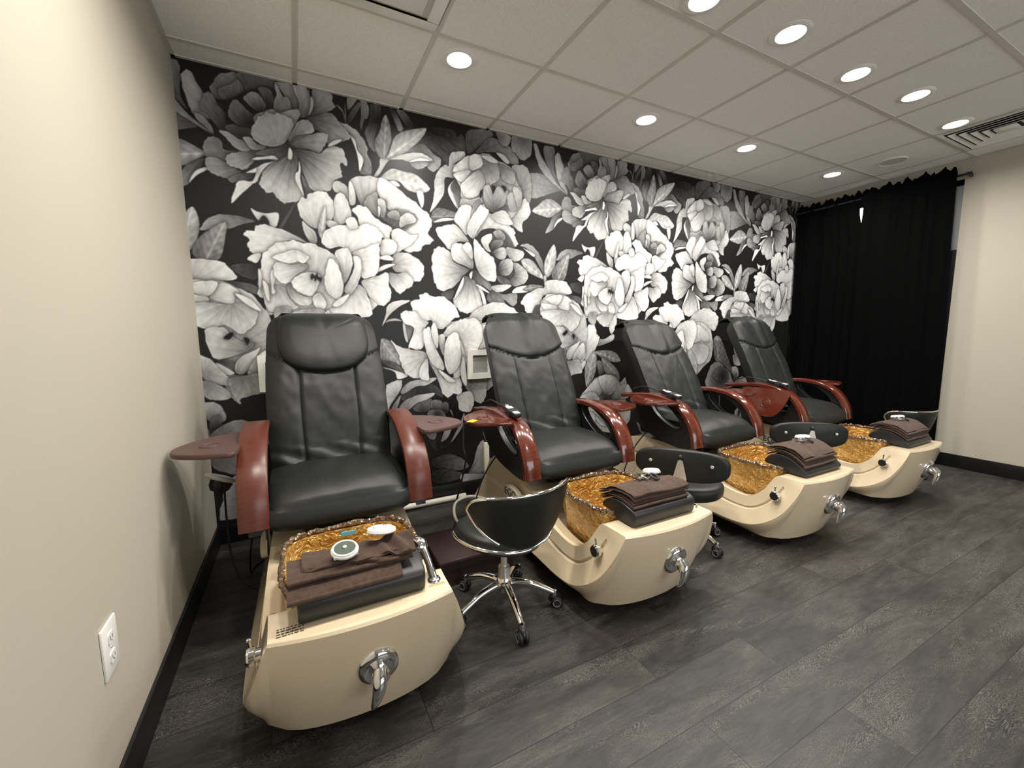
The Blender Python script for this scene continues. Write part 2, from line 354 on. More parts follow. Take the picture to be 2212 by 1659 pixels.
# ------------------------------------------------------------------ printed peony wall
MURAL = """P35,65;2420,2355 2134,2426 2208,2450 2271,2447 2348,2402 2420,2355 2367,2332 2271,2293 2208,2269 2152,2272
P35,55;2386,2429 2271,2656 2360,2662 2366,2591 2360,2498 2386,2429 2322,2491 2277,2576
P50,75;2493,2328 2178,2649 2209,2654 2246,2581 2322,2491 2387,2408 2493,2328 2466,2335 2374,2385 2271,2452 2215,2525
P46,75;226,2380 38,2608 77,2630 103,2573 143,2506 198,2430 226,2391 144,2401 78,2412 58,2451 38,2541
L45,76;2441,2220 2164,2166 2220,2219 2271,2262 2335,2278 2401,2252 2447,2221 2414,2190 2335,2139 2258,2140
P28,60;99,2198 99,2198 93,2160 47,2080 14,2044 -51,2014 -12,2090 20,2146
F88,95;109,2151 109,2151 113,2138 66,2103 27,2059 40,2095 66,2130
F4,9;1550,2666 1208,2684 1652,2696 1644,2590 1601,2610 1547,2576 1443,2552 1359,2595 1266,2585
P12,30;1354,2598 1272,2478 1322,2528 1368,2555 1443,2552 1547,2576 1601,2610 1627,2558 1620,2490 1534,2456 1500,2383 1440,2439 1390,2468 1331,2494
P8,20;1369,2601 1369,2611 1538,2626 1558,2574 1495,2557 1423,2576
P12,26;1393,2565 1383,2568 1495,2552 1546,2510 1503,2479 1442,2505
P30,62;1291,2468 1262,2467 1326,2497 1389,2449 1449,2413 1416,2346 1375,2330 1346,2358 1357,2397 1328,2424 1251,2433 1193,2414
P50,66;1238,2359 1229,2362 1302,2383 1357,2388 1336,2352 1276,2328
P18,46;1256,2588 1203,2674 1257,2615 1261,2580 1228,2582 1182,2626 1156,2673
P20,60;1110,2667 1106,2679 1138,2669 1173,2619 1194,2562 1165,2543 1135,2607
P14,48;1030,2581 952,2500 981,2570 994,2667 1056,2672 1053,2594 1032,2538 1011,2469 1017,2392 982,2407 962,2451
P30,60;934,2497 934,2679 969,2682 984,2635 973,2581 955,2573 945,2542 930,2496 925,2538 935,2603
P20,42;851,2526 925,2668 933,2645 900,2583 863,2525 842,2525 862,2579 898,2637
F50,60;859,2612 859,2682 910,2690 908,2664 859,2607
F60,70;842,2529 786,2622 810,2615 833,2589 844,2529 838,2528 827,2584 805,2608
F55,65;842,2529 842,2645 846,2592 842,2529 838,2528 839,2591
F72,80;1001,2249 1071,2392 1111,2373 1077,2332 1028,2253 996,2243 1031,2306 1037,2351
L34,64;1065,2365 1086,2627 1107,2584 1114,2532 1116,2480 1095,2419 1074,2367 1033,2364 1013,2404 1011,2460 1041,2518 1062,2592
L48,76;1079,2363 1349,2597 1285,2585 1188,2547 1135,2501 1115,2453 1094,2397 1079,2363 1125,2375 1193,2414 1262,2472 1322,2538
P66,86;1097,2362 1097,2362 1192,2410 1289,2436 1353,2424 1388,2402 1347,2391 1288,2399 1229,2366 1181,2372 1120,2361
F94,96;1288,2394 1224,2365 1298,2403 1372,2397 1287,2381
L60,80;1046,2242 1037,2236 1075,2282 1118,2307 1188,2300 1265,2294 1323,2257 1361,2216 1330,2188 1256,2177 1198,2192 1161,2228 1119,2235 1082,2225
F90,95;1091,2222 1082,2221 1129,2232 1160,2205 1118,2197
P45,72;939,2243 781,2533 813,2527 863,2516 908,2492 945,2448 964,2404 962,2365 983,2324 979,2245 939,2239 909,2251 937,2300 931,2342 907,2385 889,2445 860,2474 808,2513
F88,95;878,2401 860,2465 892,2438 903,2384 931,2346 934,2312 909,2256 904,2320 890,2390
F22,30;537,2020 532,2024 547,2032 459,1869 441,1877
P45,62;154,2327 77,2422 114,2415 152,2365 154,2327 122,2359 87,2390
P20,54;279,2490 156,2567 180,2607 199,2640 248,2664 288,2672 329,2629 331,2585 300,2534 237,2515 181,2516 162,2545
P20,50;288,2492 194,2567 225,2589 262,2612 290,2639 314,2606 316,2562 290,2522 241,2511 203,2521
P14,40;383,2488 288,2672 374,2689 466,2682 479,2585 459,2509 345,2475 322,2583 312,2629
P28,62;576,2504 470,2668 548,2682 612,2683 646,2665 651,2593 632,2526 576,2509 539,2547 510,2617
P42,68;601,2509 567,2682 622,2685 649,2640 656,2584 626,2514 586,2516 586,2589 569,2636
P30,64;631,2515 666,2675 765,2683 773,2631 787,2608 748,2572 695,2545 632,2521 666,2575
F68,75;637,2527 654,2636 668,2613 660,2564 632,2521 645,2571
P28,64;621,2508 621,2508 695,2545 759,2569 799,2529 840,2489 866,2455 837,2422 781,2401 737,2371 728,2396 689,2448 644,2465
P20,52;225,2361 127,2528 162,2540 184,2498 215,2456 246,2404 226,2366 190,2354 163,2387 136,2429 105,2451
F8,18;321,2449 184,2498 256,2533 331,2590 463,2632 464,2510 349,2455 332,2352 286,2343 227,2381 215,2456
P12,35;294,2334 209,2377 246,2399 290,2393 335,2392 337,2353 285,2333 242,2344
P10,50;331,2402 250,2513 273,2533 299,2514 332,2482 354,2466 331,2402 290,2393 251,2415 231,2440 234,2470
P12,40;431,2503 383,2617 421,2631 448,2618 460,2580 446,2527 418,2526 403,2572
P18,60;392,2485 310,2551 345,2588 377,2591 402,2567 418,2521 383,2493 348,2505 322,2529
P42,66;502,2498 467,2652 479,2661 496,2624 509,2602 533,2602 545,2564 545,2523 488,2511 455,2519 464,2581 475,2604
P25,52;308,2266 102,2259 122,2301 157,2318 190,2300 200,2257 262,2263 215,2230 194,2177 160,2196 118,2198 104,2230
P28,62;302,2195 109,2197 153,2209 199,2192 255,2161 271,2144 222,2086 206,2103 175,2109 133,2122 110,2148
P15,45;328,2163 206,2108 262,2142 322,2152 311,2119 259,2101 222,2086
P25,70;382,2269 201,2213 225,2242 280,2262 346,2283 372,2268 331,2210 291,2167 246,2170 212,2180
P42,72;364,2282 181,2352 221,2355 267,2329 302,2316 327,2280 289,2263 246,2280 213,2319
P14,40;525,2337 383,2290 451,2313 516,2346 527,2285 461,2247 400,2257 344,2258
P42,66;393,2297 290,2339 327,2346 357,2316 403,2309 383,2290 332,2281 306,2312
P42,66;455,2376 354,2466 398,2496 422,2511 446,2522 469,2512 488,2511 543,2538 578,2548 592,2528 574,2482 552,2447 510,2479 414,2469 360,2428
P54,70;456,2314 361,2438 372,2465 396,2476 416,2500 454,2493 469,2506 512,2500 545,2487 552,2452 529,2390 491,2341 442,2316 385,2316 345,2339 333,2367 340,2404
P30,66;521,2347 522,2357 575,2415 631,2420 689,2442 736,2441 728,2396 704,2354 682,2323 631,2335 560,2333
P35,66;522,2357 579,2483 625,2501 655,2478 657,2436 605,2415 554,2395 532,2359 518,2372 551,2436
F84,92;399,2247 328,2229 352,2244 404,2258 438,2267 461,2247 408,2243 360,2230
P20,46;645,2066 576,2186 586,2107 598,2049 645,2061 653,2100 614,2138
P22,76;544,2319 544,2319 625,2329 687,2324 726,2363 791,2381 827,2349 835,2277 802,2289 800,2238 804,2211 758,2171 739,2123 690,2105 647,2094 608,2137 583,2214 571,2271
P24,80;543,2309 466,2248 416,2219 374,2160 356,2100 386,2058 424,2058 451,2019 499,2012 561,2039 583,2063 571,2110 550,2182 565,2260 548,2310
P72,94;456,2246 417,2229 378,2212 338,2175 341,2155 319,2110 255,2101 228,2041 209,1972 258,2025 313,2084 347,2115 370,2165 416,2219 456,2246
F84,95;313,2156 293,2152 333,2179 348,2187 341,2160 309,2152
F80,90;521,2268 520,2325 536,2307 531,2264 511,2266
F85,95;562,2131 568,2260 575,2213 569,2159 584,2069 574,2078 543,2144 546,2187 562,2206
F75,88;771,2404 732,2370 760,2408 815,2429 786,2396
P42,66;2279,1672 2053,1900 2129,1920 2206,1875 2262,1785 2279,1672 2239,1737 2172,1835 2107,1886
F88,94;2128,1869 2085,1884 2183,1846 2172,1826 2107,1867
L50,78;2285,1673 2365,1935 2389,1842 2354,1724 2285,1673 2273,1777 2308,1864
P38,62;321,1891 321,1891 209,1912 113,1894 54,1823 78,1815 161,1850 185,1832 259,1867
L32,62;67,1650 173,1870 168,1782 138,1673 79,1640 8,1685 54,1784
L50,74;2273,1663 2063,1791 2128,1809 2194,1772 2273,1663 2194,1678 2106,1719
F66,72;2279,1615 2268,1681 2291,1683 2296,1606 2276,1605
L34,56;2262,1605 2072,1578 2149,1614 2262,1605 2228,1575 2105,1556
P16,26;312,1641 187,1636 325,1647 300,1560 213,1587
P25,42;152,1545 152,1545 288,1529 314,1469 238,1498 189,1516
P28,46;1645,2505 1644,2641 1824,2677 1823,2611 1720,2547 1669,2502 1637,2503
P30,62;1720,2518 1823,2633 1963,2607 2044,2530 2035,2483 1962,2486 1874,2538 1703,2508 1754,2568
P45,72;1893,2646 1867,2678 1982,2671 1963,2607 1910,2597
P40,70;2082,2690 2009,2706 2148,2734 2157,2581 2081,2521 2026,2558 1990,2589
P56,88;1559,2303 1392,2221 1402,2307 1466,2388 1498,2386 1507,2452 1540,2486 1620,2497 1611,2456 1538,2400 1543,2315 1472,2304 1461,2202 1412,2124 1356,2060 1382,2148
F86,95;1531,2168 1494,2250 1559,2317 1583,2284 1570,2107 1500,2186
P24,46;1551,2301 1510,2252 1551,2309 1583,2284 1588,2175 1570,2107 1532,2197
P42,76;2033,2297 2044,2484 2100,2486 2137,2453 2156,2385 2156,2282 2136,2216 2080,2272 2043,2345 1989,2460
P58,92;1958,2099 2136,2216 2145,2137 2078,2065 2078,2001 2012,2027 1957,2084 2051,2173 2089,2249
F80,88;1918,2524 1865,2537 1927,2533 1971,2487 1944,2475 1900,2505
P50,80;1826,2283 1528,2356 1554,2410 1644,2476 1787,2516 1891,2481 1989,2452 2043,2352 2080,2272 2051,2173 1976,2094 1868,2120 1746,2136 1612,2142 1574,2261
P45,70;1785,2426 1675,2386 1751,2428 1752,2480 1873,2463 1889,2368 1827,2313 1757,2288 1750,2346
P72,86;1659,2391 1528,2352 1562,2411 1653,2481 1659,2391 1601,2367
P70,86;1659,2384 1661,2479 1736,2499 1751,2428 1659,2384
P68,84;1658,2376 1536,2342 1659,2384 1633,2328 1591,2293 1551,2309
F75,84;1787,2501 1744,2493 1821,2507 1882,2472 1820,2462
P45,72;1890,2444 1890,2459 1961,2448 2016,2403 2006,2339 1942,2345 1907,2370
P58,86;1751,2384 1582,2262 1616,2311 1717,2393 1767,2349 1766,2289 1714,2222 1654,2192 1605,2207
F3,6;1739,2233 1731,2247 1748,2264 1748,2227 1730,2209
P20,42;1869,2182 1780,2133 1940,2183 1958,2146 1903,2109 1815,2121
P28,74;1850,2118 1757,2273 1801,2309 1835,2254 1870,2304 1933,2290 1960,2279 1931,2190 1868,2143 1798,2135 1764,2184
F3,6;1835,2284 1827,2298 1853,2298 1834,2246
F3,6;1924,2297 1906,2317 1942,2307 1932,2275 1915,2295
P58,78;1995,2151 1950,2239 1987,2282 2023,2248 2023,2154 1967,2155
P58,80;2041,2172 1996,2307 2043,2321 2079,2256 2041,2172 2023,2217
P58,78;1595,2117 1584,2182 1654,2184 1730,2209 1746,2166 1678,2143 1628,2136 1578,2115
L26,50;1363,2032 1363,2046 1396,2093 1450,2100 1529,2087 1602,2066 1560,2039 1480,2045 1377,1997
F92,96;1448,2027 1377,1997 1448,2034 1560,2039 1448,2012
P68,90;1648,1921 1528,2036 1579,2130 1645,2146 1669,2112 1642,2018 1623,1934 1567,1988
P48,66;1730,2194 1679,2158 1730,2194 1737,2127 1676,2037 1660,2081
P58,92;1699,1910 1746,2159 1797,2112 1867,2089 1957,2044 2012,2003 2012,1963 2039,1909 1992,1889 1919,1938 1848,2002 1743,1984 1691,1933
P64,88;1815,2098 1815,2098 1922,2142 1976,2086 1994,2048 1921,2041 1849,2056
P66,92;1673,1901 1642,2034 1729,2156 1746,2151 1798,2127 1770,2063 1709,1980 1673,1916 1624,1956
P58,90;1647,1883 1391,1948 1455,1984 1535,2000 1591,1953 1639,1898 1622,1888 1548,1882 1498,1825 1459,1852
P10,36;1890,1762 1812,1929 1884,1998 1956,1966 2011,1875 2001,1785 2028,1690 1971,1605 1879,1617 1844,1743 1810,1851
P40,62;1883,1935 1830,1977 1884,1998 1929,1963 1919,1923 1865,1933
P20,50;1828,1852 1811,1858 1829,1915 1901,1929 1910,1898 1864,1855
P28,82;1819,1828 1828,1836 1864,1863 1919,1875 1946,1838 1917,1788 1863,1792
P28,78;1972,1670 1991,1769 2057,1757 2124,1695 2104,1628 2008,1591 1962,1629 2009,1689
P58,84;1955,1838 1937,1877 2001,1874 2086,1857 2077,1807 2010,1778 1954,1814
P22,76;1862,1704 1871,1721 1899,1778 1982,1792 1991,1712 1944,1669 1889,1674
P18,46;1916,1675 1852,1664 1934,1652 1980,1606 1888,1610
P22,38;1515,1547 1417,1513 1515,1547 1488,1477
P32,62;1797,1566 1806,1558 1914,1530 2017,1542 2026,1476 1988,1442 1914,1489 1923,1449 1822,1446 1769,1501
P40,88;1643,1691 1362,1778 1395,1832 1442,1836 1497,1803 1520,1745 1618,1705 1635,1691 1583,1642 1515,1570 1425,1536 1379,1579 1359,1675
P50,88;1660,1700 1498,1818 1531,1873 1605,1864 1646,1807 1670,1747 1660,1700 1602,1720 1520,1752
P72,90;1637,1798 1588,1855 1631,1889 1663,1846 1662,1770 1620,1805
P22,56;1660,1692 1643,1684 1703,1687 1806,1598 1806,1550 1736,1587 1684,1600
P66,90;1806,1582 1806,1582 1897,1602 1980,1598 1915,1554 1850,1544
P74,90;1775,1848 1733,1921 1812,1967 1821,1929 1793,1880 1810,1835 1767,1847
P64,90;1686,1694 1673,1885 1682,1917 1715,1889 1741,1860 1792,1818 1836,1782 1853,1688 1843,1624 1771,1628 1711,1680 1679,1763
P36,88;1634,1676 1592,1650 1659,1630 1701,1578 1733,1460 1732,1412 1662,1387 1585,1386 1536,1417 1505,1478 1555,1533 1574,1603
F90,96;1573,1572 1591,1642 1581,1573 1513,1478 1548,1564
F86,92;1642,1653 1634,1660 1660,1685 1650,1630
F88,95;1734,1500 1701,1578 1743,1540 1768,1453 1750,1421 1725,1516
F90,96;1735,1563 1684,1593 1735,1579 1796,1534 1735,1555
F88,94;2046,1576 1989,1541 2018,1583 2114,1603 2075,1569 2123,1554
P52,82;826,2046 747,2155 775,2181 827,2156 835,2108 826,2046 797,2102 755,2113
P42,84;947,2033 851,2198 924,2231 1002,2238 1036,2215 1022,2156 985,2100 948,2044 904,2056 880,2125
P72,93;1071,1967 1025,2235 1111,2209 1187,2156 1259,2112 1321,2066 1358,2035 1362,1962 1335,1923 1373,1883 1365,1864 1306,1835 1267,1795 1185,1788 1126,1855 1118,1937 1097,2016 1042,2090 1015,2144
F84,92;1296,2087 1268,2185 1312,2185 1316,2114 1296,2087
P22,58;1069,1908 926,2047 963,2125 1009,2143 1019,2104 1065,2099 1074,2037 1147,2057 1250,2034 1255,1987 1178,1925 1117,1925 1060,1966 1003,1994
P45,82;1043,1987 1013,2104 1054,2098 1063,2047 1049,1993 1021,2007
P36,66;1108,1983 1067,2013 1110,2047 1146,2034 1150,1993 1108,1983
P55,82;1191,1956 1150,1999 1195,2039 1244,2027 1255,1987 1192,1962 1148,1940
F80,92;1015,2018 1011,2058 1028,2043 1014,1989
P76,92;865,2056 838,2163 850,2192 870,2151 878,2097 870,2051 838,2053
P74,92;787,1914 754,2080 787,2112 818,2089 846,2009 838,1958 777,1918 741,1942 738,1996
P70,92;627,1864 546,2016 574,2056 593,2048 605,2076 651,2099 698,2105 737,2067 745,2025 736,1952 693,1926 649,1883 608,1890 570,1923 552,1953
P70,88;776,1901 698,1932 746,1937 776,1901 733,1891 702,1905
L50,78;660,1819 693,2018 700,1970 689,1871 666,1819 648,1866 656,1922
P56,86;639,1800 565,1917 593,1893 632,1859 639,1800 608,1792 584,1822 567,1869
P78,93;893,1834 852,2016 887,2048 926,2047 948,2039 974,2002 1013,1972 1047,1953 1094,1934 1086,1898 1066,1850 1020,1869 951,1874 897,1914 883,1975
P74,93;1029,1811 1093,1911 1142,1933 1220,1899 1270,1904 1224,1840 1161,1798 1104,1758 1076,1792 1090,1852
P74,93;1005,1798 1025,1846 1090,1858 1125,1819 1098,1764 1015,1751
P56,92;1072,1696 1098,1758 1172,1781 1240,1756 1295,1711 1300,1649 1272,1598 1215,1596 1167,1642 1106,1651 1083,1691
P54,90;1094,1650 1063,1642 1117,1639 1179,1649 1221,1602 1213,1559 1175,1539 1130,1506 1089,1541 1055,1594
F86,94;1061,1737 1002,1739 1062,1755 1097,1734 1085,1721 1014,1725
F86,94;1029,1670 987,1661 1048,1695 1108,1699 1059,1672 998,1644
F84,90;386,1908 301,1959 334,1945 379,1941 441,1948 426,1871 384,1877 359,1920 335,1897
F6,9;363,1900 344,1898 364,1926 386,1903 388,1867 361,1874
P66,92;597,1780 257,1812 271,1832 308,1838 323,1865 356,1876 421,1865 477,1850 544,1819 592,1785 523,1801 454,1784 375,1735 317,1704 286,1718 270,1747 281,1784
F84,94;325,1689 264,1675 294,1703 336,1711 329,1679 309,1654 286,1661
P74,93;880,1585 885,1574 932,1600 997,1621 1057,1642 1060,1564 1075,1498 1042,1437 1000,1424 954,1447 916,1505
P78,92;933,1488 920,1475 977,1435 964,1411 927,1380 912,1428
P68,93;823,1554 775,1488 867,1556 921,1487 926,1350 666,1365 669,1422 728,1424
P78,95;793,1729 665,1802 678,1859 733,1903 820,1923 880,1924 943,1942 999,1919 1032,1881 1018,1828 970,1783 900,1754 838,1738 775,1784 704,1767
P78,92;851,1898 810,1938 828,1968 861,1972 881,1941 880,1912 835,1896
P72,94;831,1715 838,1750 919,1790 1001,1826 1009,1763 999,1668 974,1619 892,1598 885,1684
P70,93;809,1513 843,1733 887,1719 889,1638 862,1555 814,1490 777,1517 819,1600 845,1664
P66,92;609,1561 333,1669 365,1734 425,1776 493,1798 552,1793 623,1788 663,1769 724,1741 764,1688 781,1598 769,1482 717,1423 629,1365 535,1352 426,1362 349,1361 331,1447 301,1483 317,1574
P56,90;785,1569 735,1747 807,1781 837,1727 834,1658 790,1564 770,1597 763,1676
F86,92;321,1574 315,1621 332,1595 328,1537 313,1515
P60,86;399,1535 332,1521 437,1526 462,1467 499,1418 507,1396 378,1372 342,1404
F84,93;349,1495 334,1559 360,1523 361,1437 346,1453 335,1506
P80,93;384,1534 374,1592 391,1625 402,1578 388,1524 396,1492 376,1480 375,1534
P52,86;477,1538 456,1527 482,1544 514,1496 552,1470 593,1471 585,1426 549,1414 509,1424 472,1462
P58,90;579,1653 397,1652 437,1671 484,1658 565,1669 578,1642 510,1594 478,1555 438,1542 397,1583
P76,95;521,1768 391,1694 450,1725 520,1747 583,1714 587,1698 555,1668 525,1677 485,1663 437,1671
P74,92;610,1578 483,1555 520,1595 582,1620 643,1602 628,1534 594,1477 553,1481 504,1507
P72,92;636,1489 593,1465 636,1495 670,1434 651,1393 610,1404
F6,10;621,1589 590,1593 602,1610 614,1597 628,1612 634,1593 652,1585 643,1563 626,1578 614,1564 608,1583 594,1574
P82,94;708,1458 675,1620 701,1706 737,1691 766,1620 775,1540 752,1465 719,1464 679,1502 666,1558
F84,95;750,1436 706,1417 730,1452 808,1495 778,1442 738,1412
P52,78;419,1389 393,1399 472,1400 447,1295 381,1336
P56,82;579,1412 472,1368 580,1401 663,1381 637,1295 555,1284 487,1327
P80,90;663,1392 610,1284 677,1392 693,1306 639,1220
P46,82;478,1094 476,1179 557,1178 653,1220 655,1165 477,1115
P70,92;346,1076 369,1285 447,1295 475,1221 503,1189 464,1094 400,1000 347,1002 358,1139
P66,92;2320,1520 2061,1474 2105,1532 2205,1583 2273,1596 2285,1644 2413,1660 2498,1634 2535,1557 2414,1543 2262,1528 2250,1421 2160,1372 2115,1381 2093,1437
F24,34;2205,1382 2160,1372 2194,1449 2251,1450 2239,1363
P66,86;193,1029 107,1001 231,1001 360,991 309,909 170,874 157,843 120,897
P58,86;167,1163 -84,1489 -27,1539 115,1544 251,1488 328,1398 369,1285 358,1128 347,1013 270,995 82,1083 33,1285 -96,1382
P74,88;80,1444 68,1454 127,1534 214,1487 177,1416 92,1434
P78,90;56,1453 -84,1489 20,1536 115,1534 56,1453 -50,1500
P74,88;2391,1453 2251,1470 2391,1453 2379,1414 2285,1412
P56,88;165,1436 -96,1392 44,1424 177,1416 201,1477 290,1387 278,1305 204,1244 129,1295 21,1275
F84,92;264,1427 189,1476 264,1448 316,1377 252,1407
P22,44;82,1093 57,1114 168,1081 156,1030 82,1083
P44,80;268,1130 33,1265 117,1285 154,1244 204,1203 267,1192 242,1151 143,1112 57,1114
F3,6;142,1234 117,1224 154,1254 166,1244 142,1214
F3,6;229,1203 216,1223 242,1213 229,1182
F18,24;231,1048 206,1007 243,1089 268,1099 256,1047
P58,86;168,1009 156,1030 180,1101 268,1151 293,1161 243,1058 193,1008
P56,86;269,1005 219,1007 256,1089 332,1150 346,1055 295,1004
F80,88;106,1042 70,1084 156,1020 107,1011
L36,64;364,767 361,970 451,1073 480,965 442,837 377,755 349,864
P28,50;537,865 480,986 562,962 551,864 510,855
L36,56;478,1062 452,1062 560,1081 686,1056 745,976 617,981
L34,56;534,1006 534,1017 646,958 719,889 736,809 592,862 549,940
P38,80;599,595 299,686 377,755 483,846 592,862 706,834 751,786 808,828 825,759 855,745 918,637 892,535 837,378 605,335 382,450 274,613
P18,46;598,618 527,679 553,765 622,794 654,636 570,609
P54,82;712,631 680,757 706,822 752,752 795,772 740,640 682,656
P44,82;514,658 313,679 364,745 443,816 537,843 567,764 527,690 432,653
P34,80;584,641 497,834 592,862 692,834 708,755 653,681 568,698
P50,84;757,582 825,747 862,739 918,637 883,571 786,568
P46,82;570,631 300,664 433,643 517,525 436,433 328,521
P42,80;598,629 515,614 655,624 687,486 575,395 476,484
P46,80;654,636 683,622 860,584 865,445 748,388 658,489
P50,80;490,472 447,564 573,497 617,402 490,494
P50,80;433,643 300,675 431,719 514,647 489,550 354,573
P6,14;1446,608 1451,772 1528,803 1563,661 1571,595 1520,488 1441,414 1337,391 1286,516 1317,603
P12,30;1236,859 1114,824 1219,860 1335,879 1406,811 1404,776 1341,807 1216,799 1129,771
P20,50;1257,690 1187,714 1250,761 1322,773 1310,694 1239,683
P20,48;1346,681 1322,755 1376,760 1412,730 1401,667 1328,683
P14,42;1420,665 1413,739 1450,726 1448,663 1401,667
P18,44;1364,653 1301,686 1393,686 1428,628 1353,608 1299,632
P46,80;1127,711 1085,715 1129,771 1226,807 1351,811 1304,775 1215,747 1161,707 1093,705
P55,82;1131,823 1107,842 1160,899 1256,919 1372,921 1290,873 1219,869 1131,823
P55,82;1088,800 1009,874 1060,913 1118,918 1107,851 1036,753 1018,721
P36,62;1051,709 1035,719 1106,816 1095,765 1068,708
F46,56;1476,660 1458,680 1476,669 1485,622
F54,64;1521,535 1572,651 1560,549 1460,430 1531,562
P48,70;1385,449 1473,559 1443,479 1385,449 1426,545
P16,42;1315,292 1326,328 1439,348 1554,294 1592,221 1435,217 1315,283
P28,44;1296,533 1278,535 1351,527 1340,473 1295,488
P12,32;1312,181 1323,235 1435,226 1571,166 1433,132 1320,152
P40,72;1570,127 1633,243 1676,373 1728,414 1736,267 1713,152 1569,118
P50,66;1670,90 1531,173 1672,159 1754,135 1569,98
L34,56;2088,888 1990,1153 2086,1177 2223,977 2321,784 2154,819 2024,957
P56,88;1683,956 1452,1282 1588,1343 1731,1362 1902,1307 1982,1127 1965,959 1838,860 1731,788 1651,894 1569,1060
P70,92;1734,1307 1624,1331 1691,1418 1853,1470 1989,1428 2052,1359 2003,1243 1924,1269 1806,1332
P66,90;1786,1080 1610,1269 1734,1307 1888,1231 1915,1128 1800,1143 1710,1119 1635,1145
P60,88;1749,1081 1639,1083 1784,1118 1918,1077 1907,961 1798,901 1701,968
P64,86;1683,969 1603,1084 1718,993 1763,864 1732,776 1670,881
F6,10;1620,1102 1575,1109 1618,1133 1639,1096 1613,1065
P30,62;2122,714 1908,674 1936,830 2027,917 2149,886 2280,786 2344,645 2128,632
P18,46;2158,765 1998,774 2091,862 2213,843 2263,732 2143,699
L40,62;999,1191 991,1199 1039,1198 1086,1156 1108,1088 1114,1021 1057,1048 985,1059
P20,40;992,1042 985,1059 1057,1048 1114,1012 1153,951 1104,979 1023,1024
F86,92;1054,981 991,1013 1055,998 1162,950 1093,928 1071,980
F66,74;1036,1321 1003,1288 1037,1329 1094,1342 1143,1322 1085,1325 1028,1313
P74,92;1022,1362 1031,1370 1041,1419 1091,1456 1199,1463 1122,1420 1054,1362 1003,1288
P48,74;1588,881 1559,892 1647,896 1737,881 1755,786 1723,712 1663,727 1605,806
P72,84;1527,766 1518,785 1625,805 1653,728 1632,664 1602,648 1534,673 1526,729
P78,95;1366,1280 1205,1414 1211,1464 1258,1473 1268,1507 1320,1517 1346,1497 1435,1495 1516,1437 1551,1359 1504,1341 1428,1271 1357,1288 1341,1331 1262,1322
F82,90;1165,1238 1142,1313 1159,1305 1175,1188 1158,1188 1144,1247
F38,50;1192,1297 1163,1305 1213,1288 1180,1196
P76,94;1339,1288 1128,1367 1154,1392 1230,1389 1271,1339 1322,1314 1294,1271 1272,1135 1195,1137 1174,1154 1217,1272 1159,1305 1135,1338
P64,91;1306,1082 1055,1198 1103,1156 1194,1128 1289,1108 1304,1030 1256,928 1162,950 1122,1020 1101,1105
P64,90;1384,1009 1313,1047 1375,1009 1427,909 1531,930 1558,855 1547,792 1489,796 1451,772 1406,811 1372,921
P76,90;1313,1047 1250,997 1305,1065 1310,960 1309,907 1247,928
P72,93;1538,1200 1427,1219 1466,1288 1541,1332 1589,1342 1695,1338 1733,1215 1660,1070 1592,1073 1538,1200
P74,92;1590,1000 1538,1200 1592,1073 1590,1000 1550,929 1493,932
P76,93;1349,1046 1285,1263 1330,1280 1345,1202 1378,1115 1421,1025 1420,972 1348,1010 1306,1082 1283,1186
P58,86;1406,1131 1391,1219 1436,1227 1433,1131 1423,1078 1397,1140
P76,93;1361,1150 1339,1280 1367,1314 1391,1219 1379,1132 1345,1202
F82,92;1580,964 1573,1073 1590,1000 1597,853 1559,892 1551,984
P78,92;1484,951 1434,1148 1464,1218 1530,1244 1555,1146 1553,1038 1513,967 1465,943 1430,1025
F84,92;1455,916 1383,982 1456,934 1511,886 1454,889 1409,937
P54,82;10,1022 -23,1124 44,1105 88,1044 127,990 131,947 68,959 7,989
P50,78;18,954 -21,982 68,959 128,903 118,869 60,865 6,887
P46,70;193,995 127,990 216,1003 284,1008 322,898 260,885 176,864 174,834 153,849 123,938
P40,72;15,731 -31,847 59,848 96,766 72,733 15,739
P14,42;39,684 16,748 61,778 70,707 44,657 10,670
P50,80;75,680 77,706 122,732 162,679 138,646 57,638
P26,56;1239,441 1003,567 1106,608 1207,543 1239,441 1133,419 1033,477
P20,50;1196,238 963,399 1081,417 1182,349 1196,238 1057,243
P40,72;1696,370 1719,483 1845,498 1996,430 1973,302 1821,314
P22,52;2131,177 1777,260 1939,277 2131,187 2049,75 1860,87
L34,58;1887,463 1762,594 1889,611 2019,528 1974,443 1844,468
P38,64;20,520 0,560 60,600 150,590 215,520 230,430 180,390 90,420 10,470
P44,70;215,180 20,150 40,270 70,370 140,410 215,380 260,290 240,200 140,150
P40,66;60,640 10,660 80,720 170,740 240,690 230,620 150,600 60,610
F8,12;150,420 120,300 140,420 165,430 150,330"""
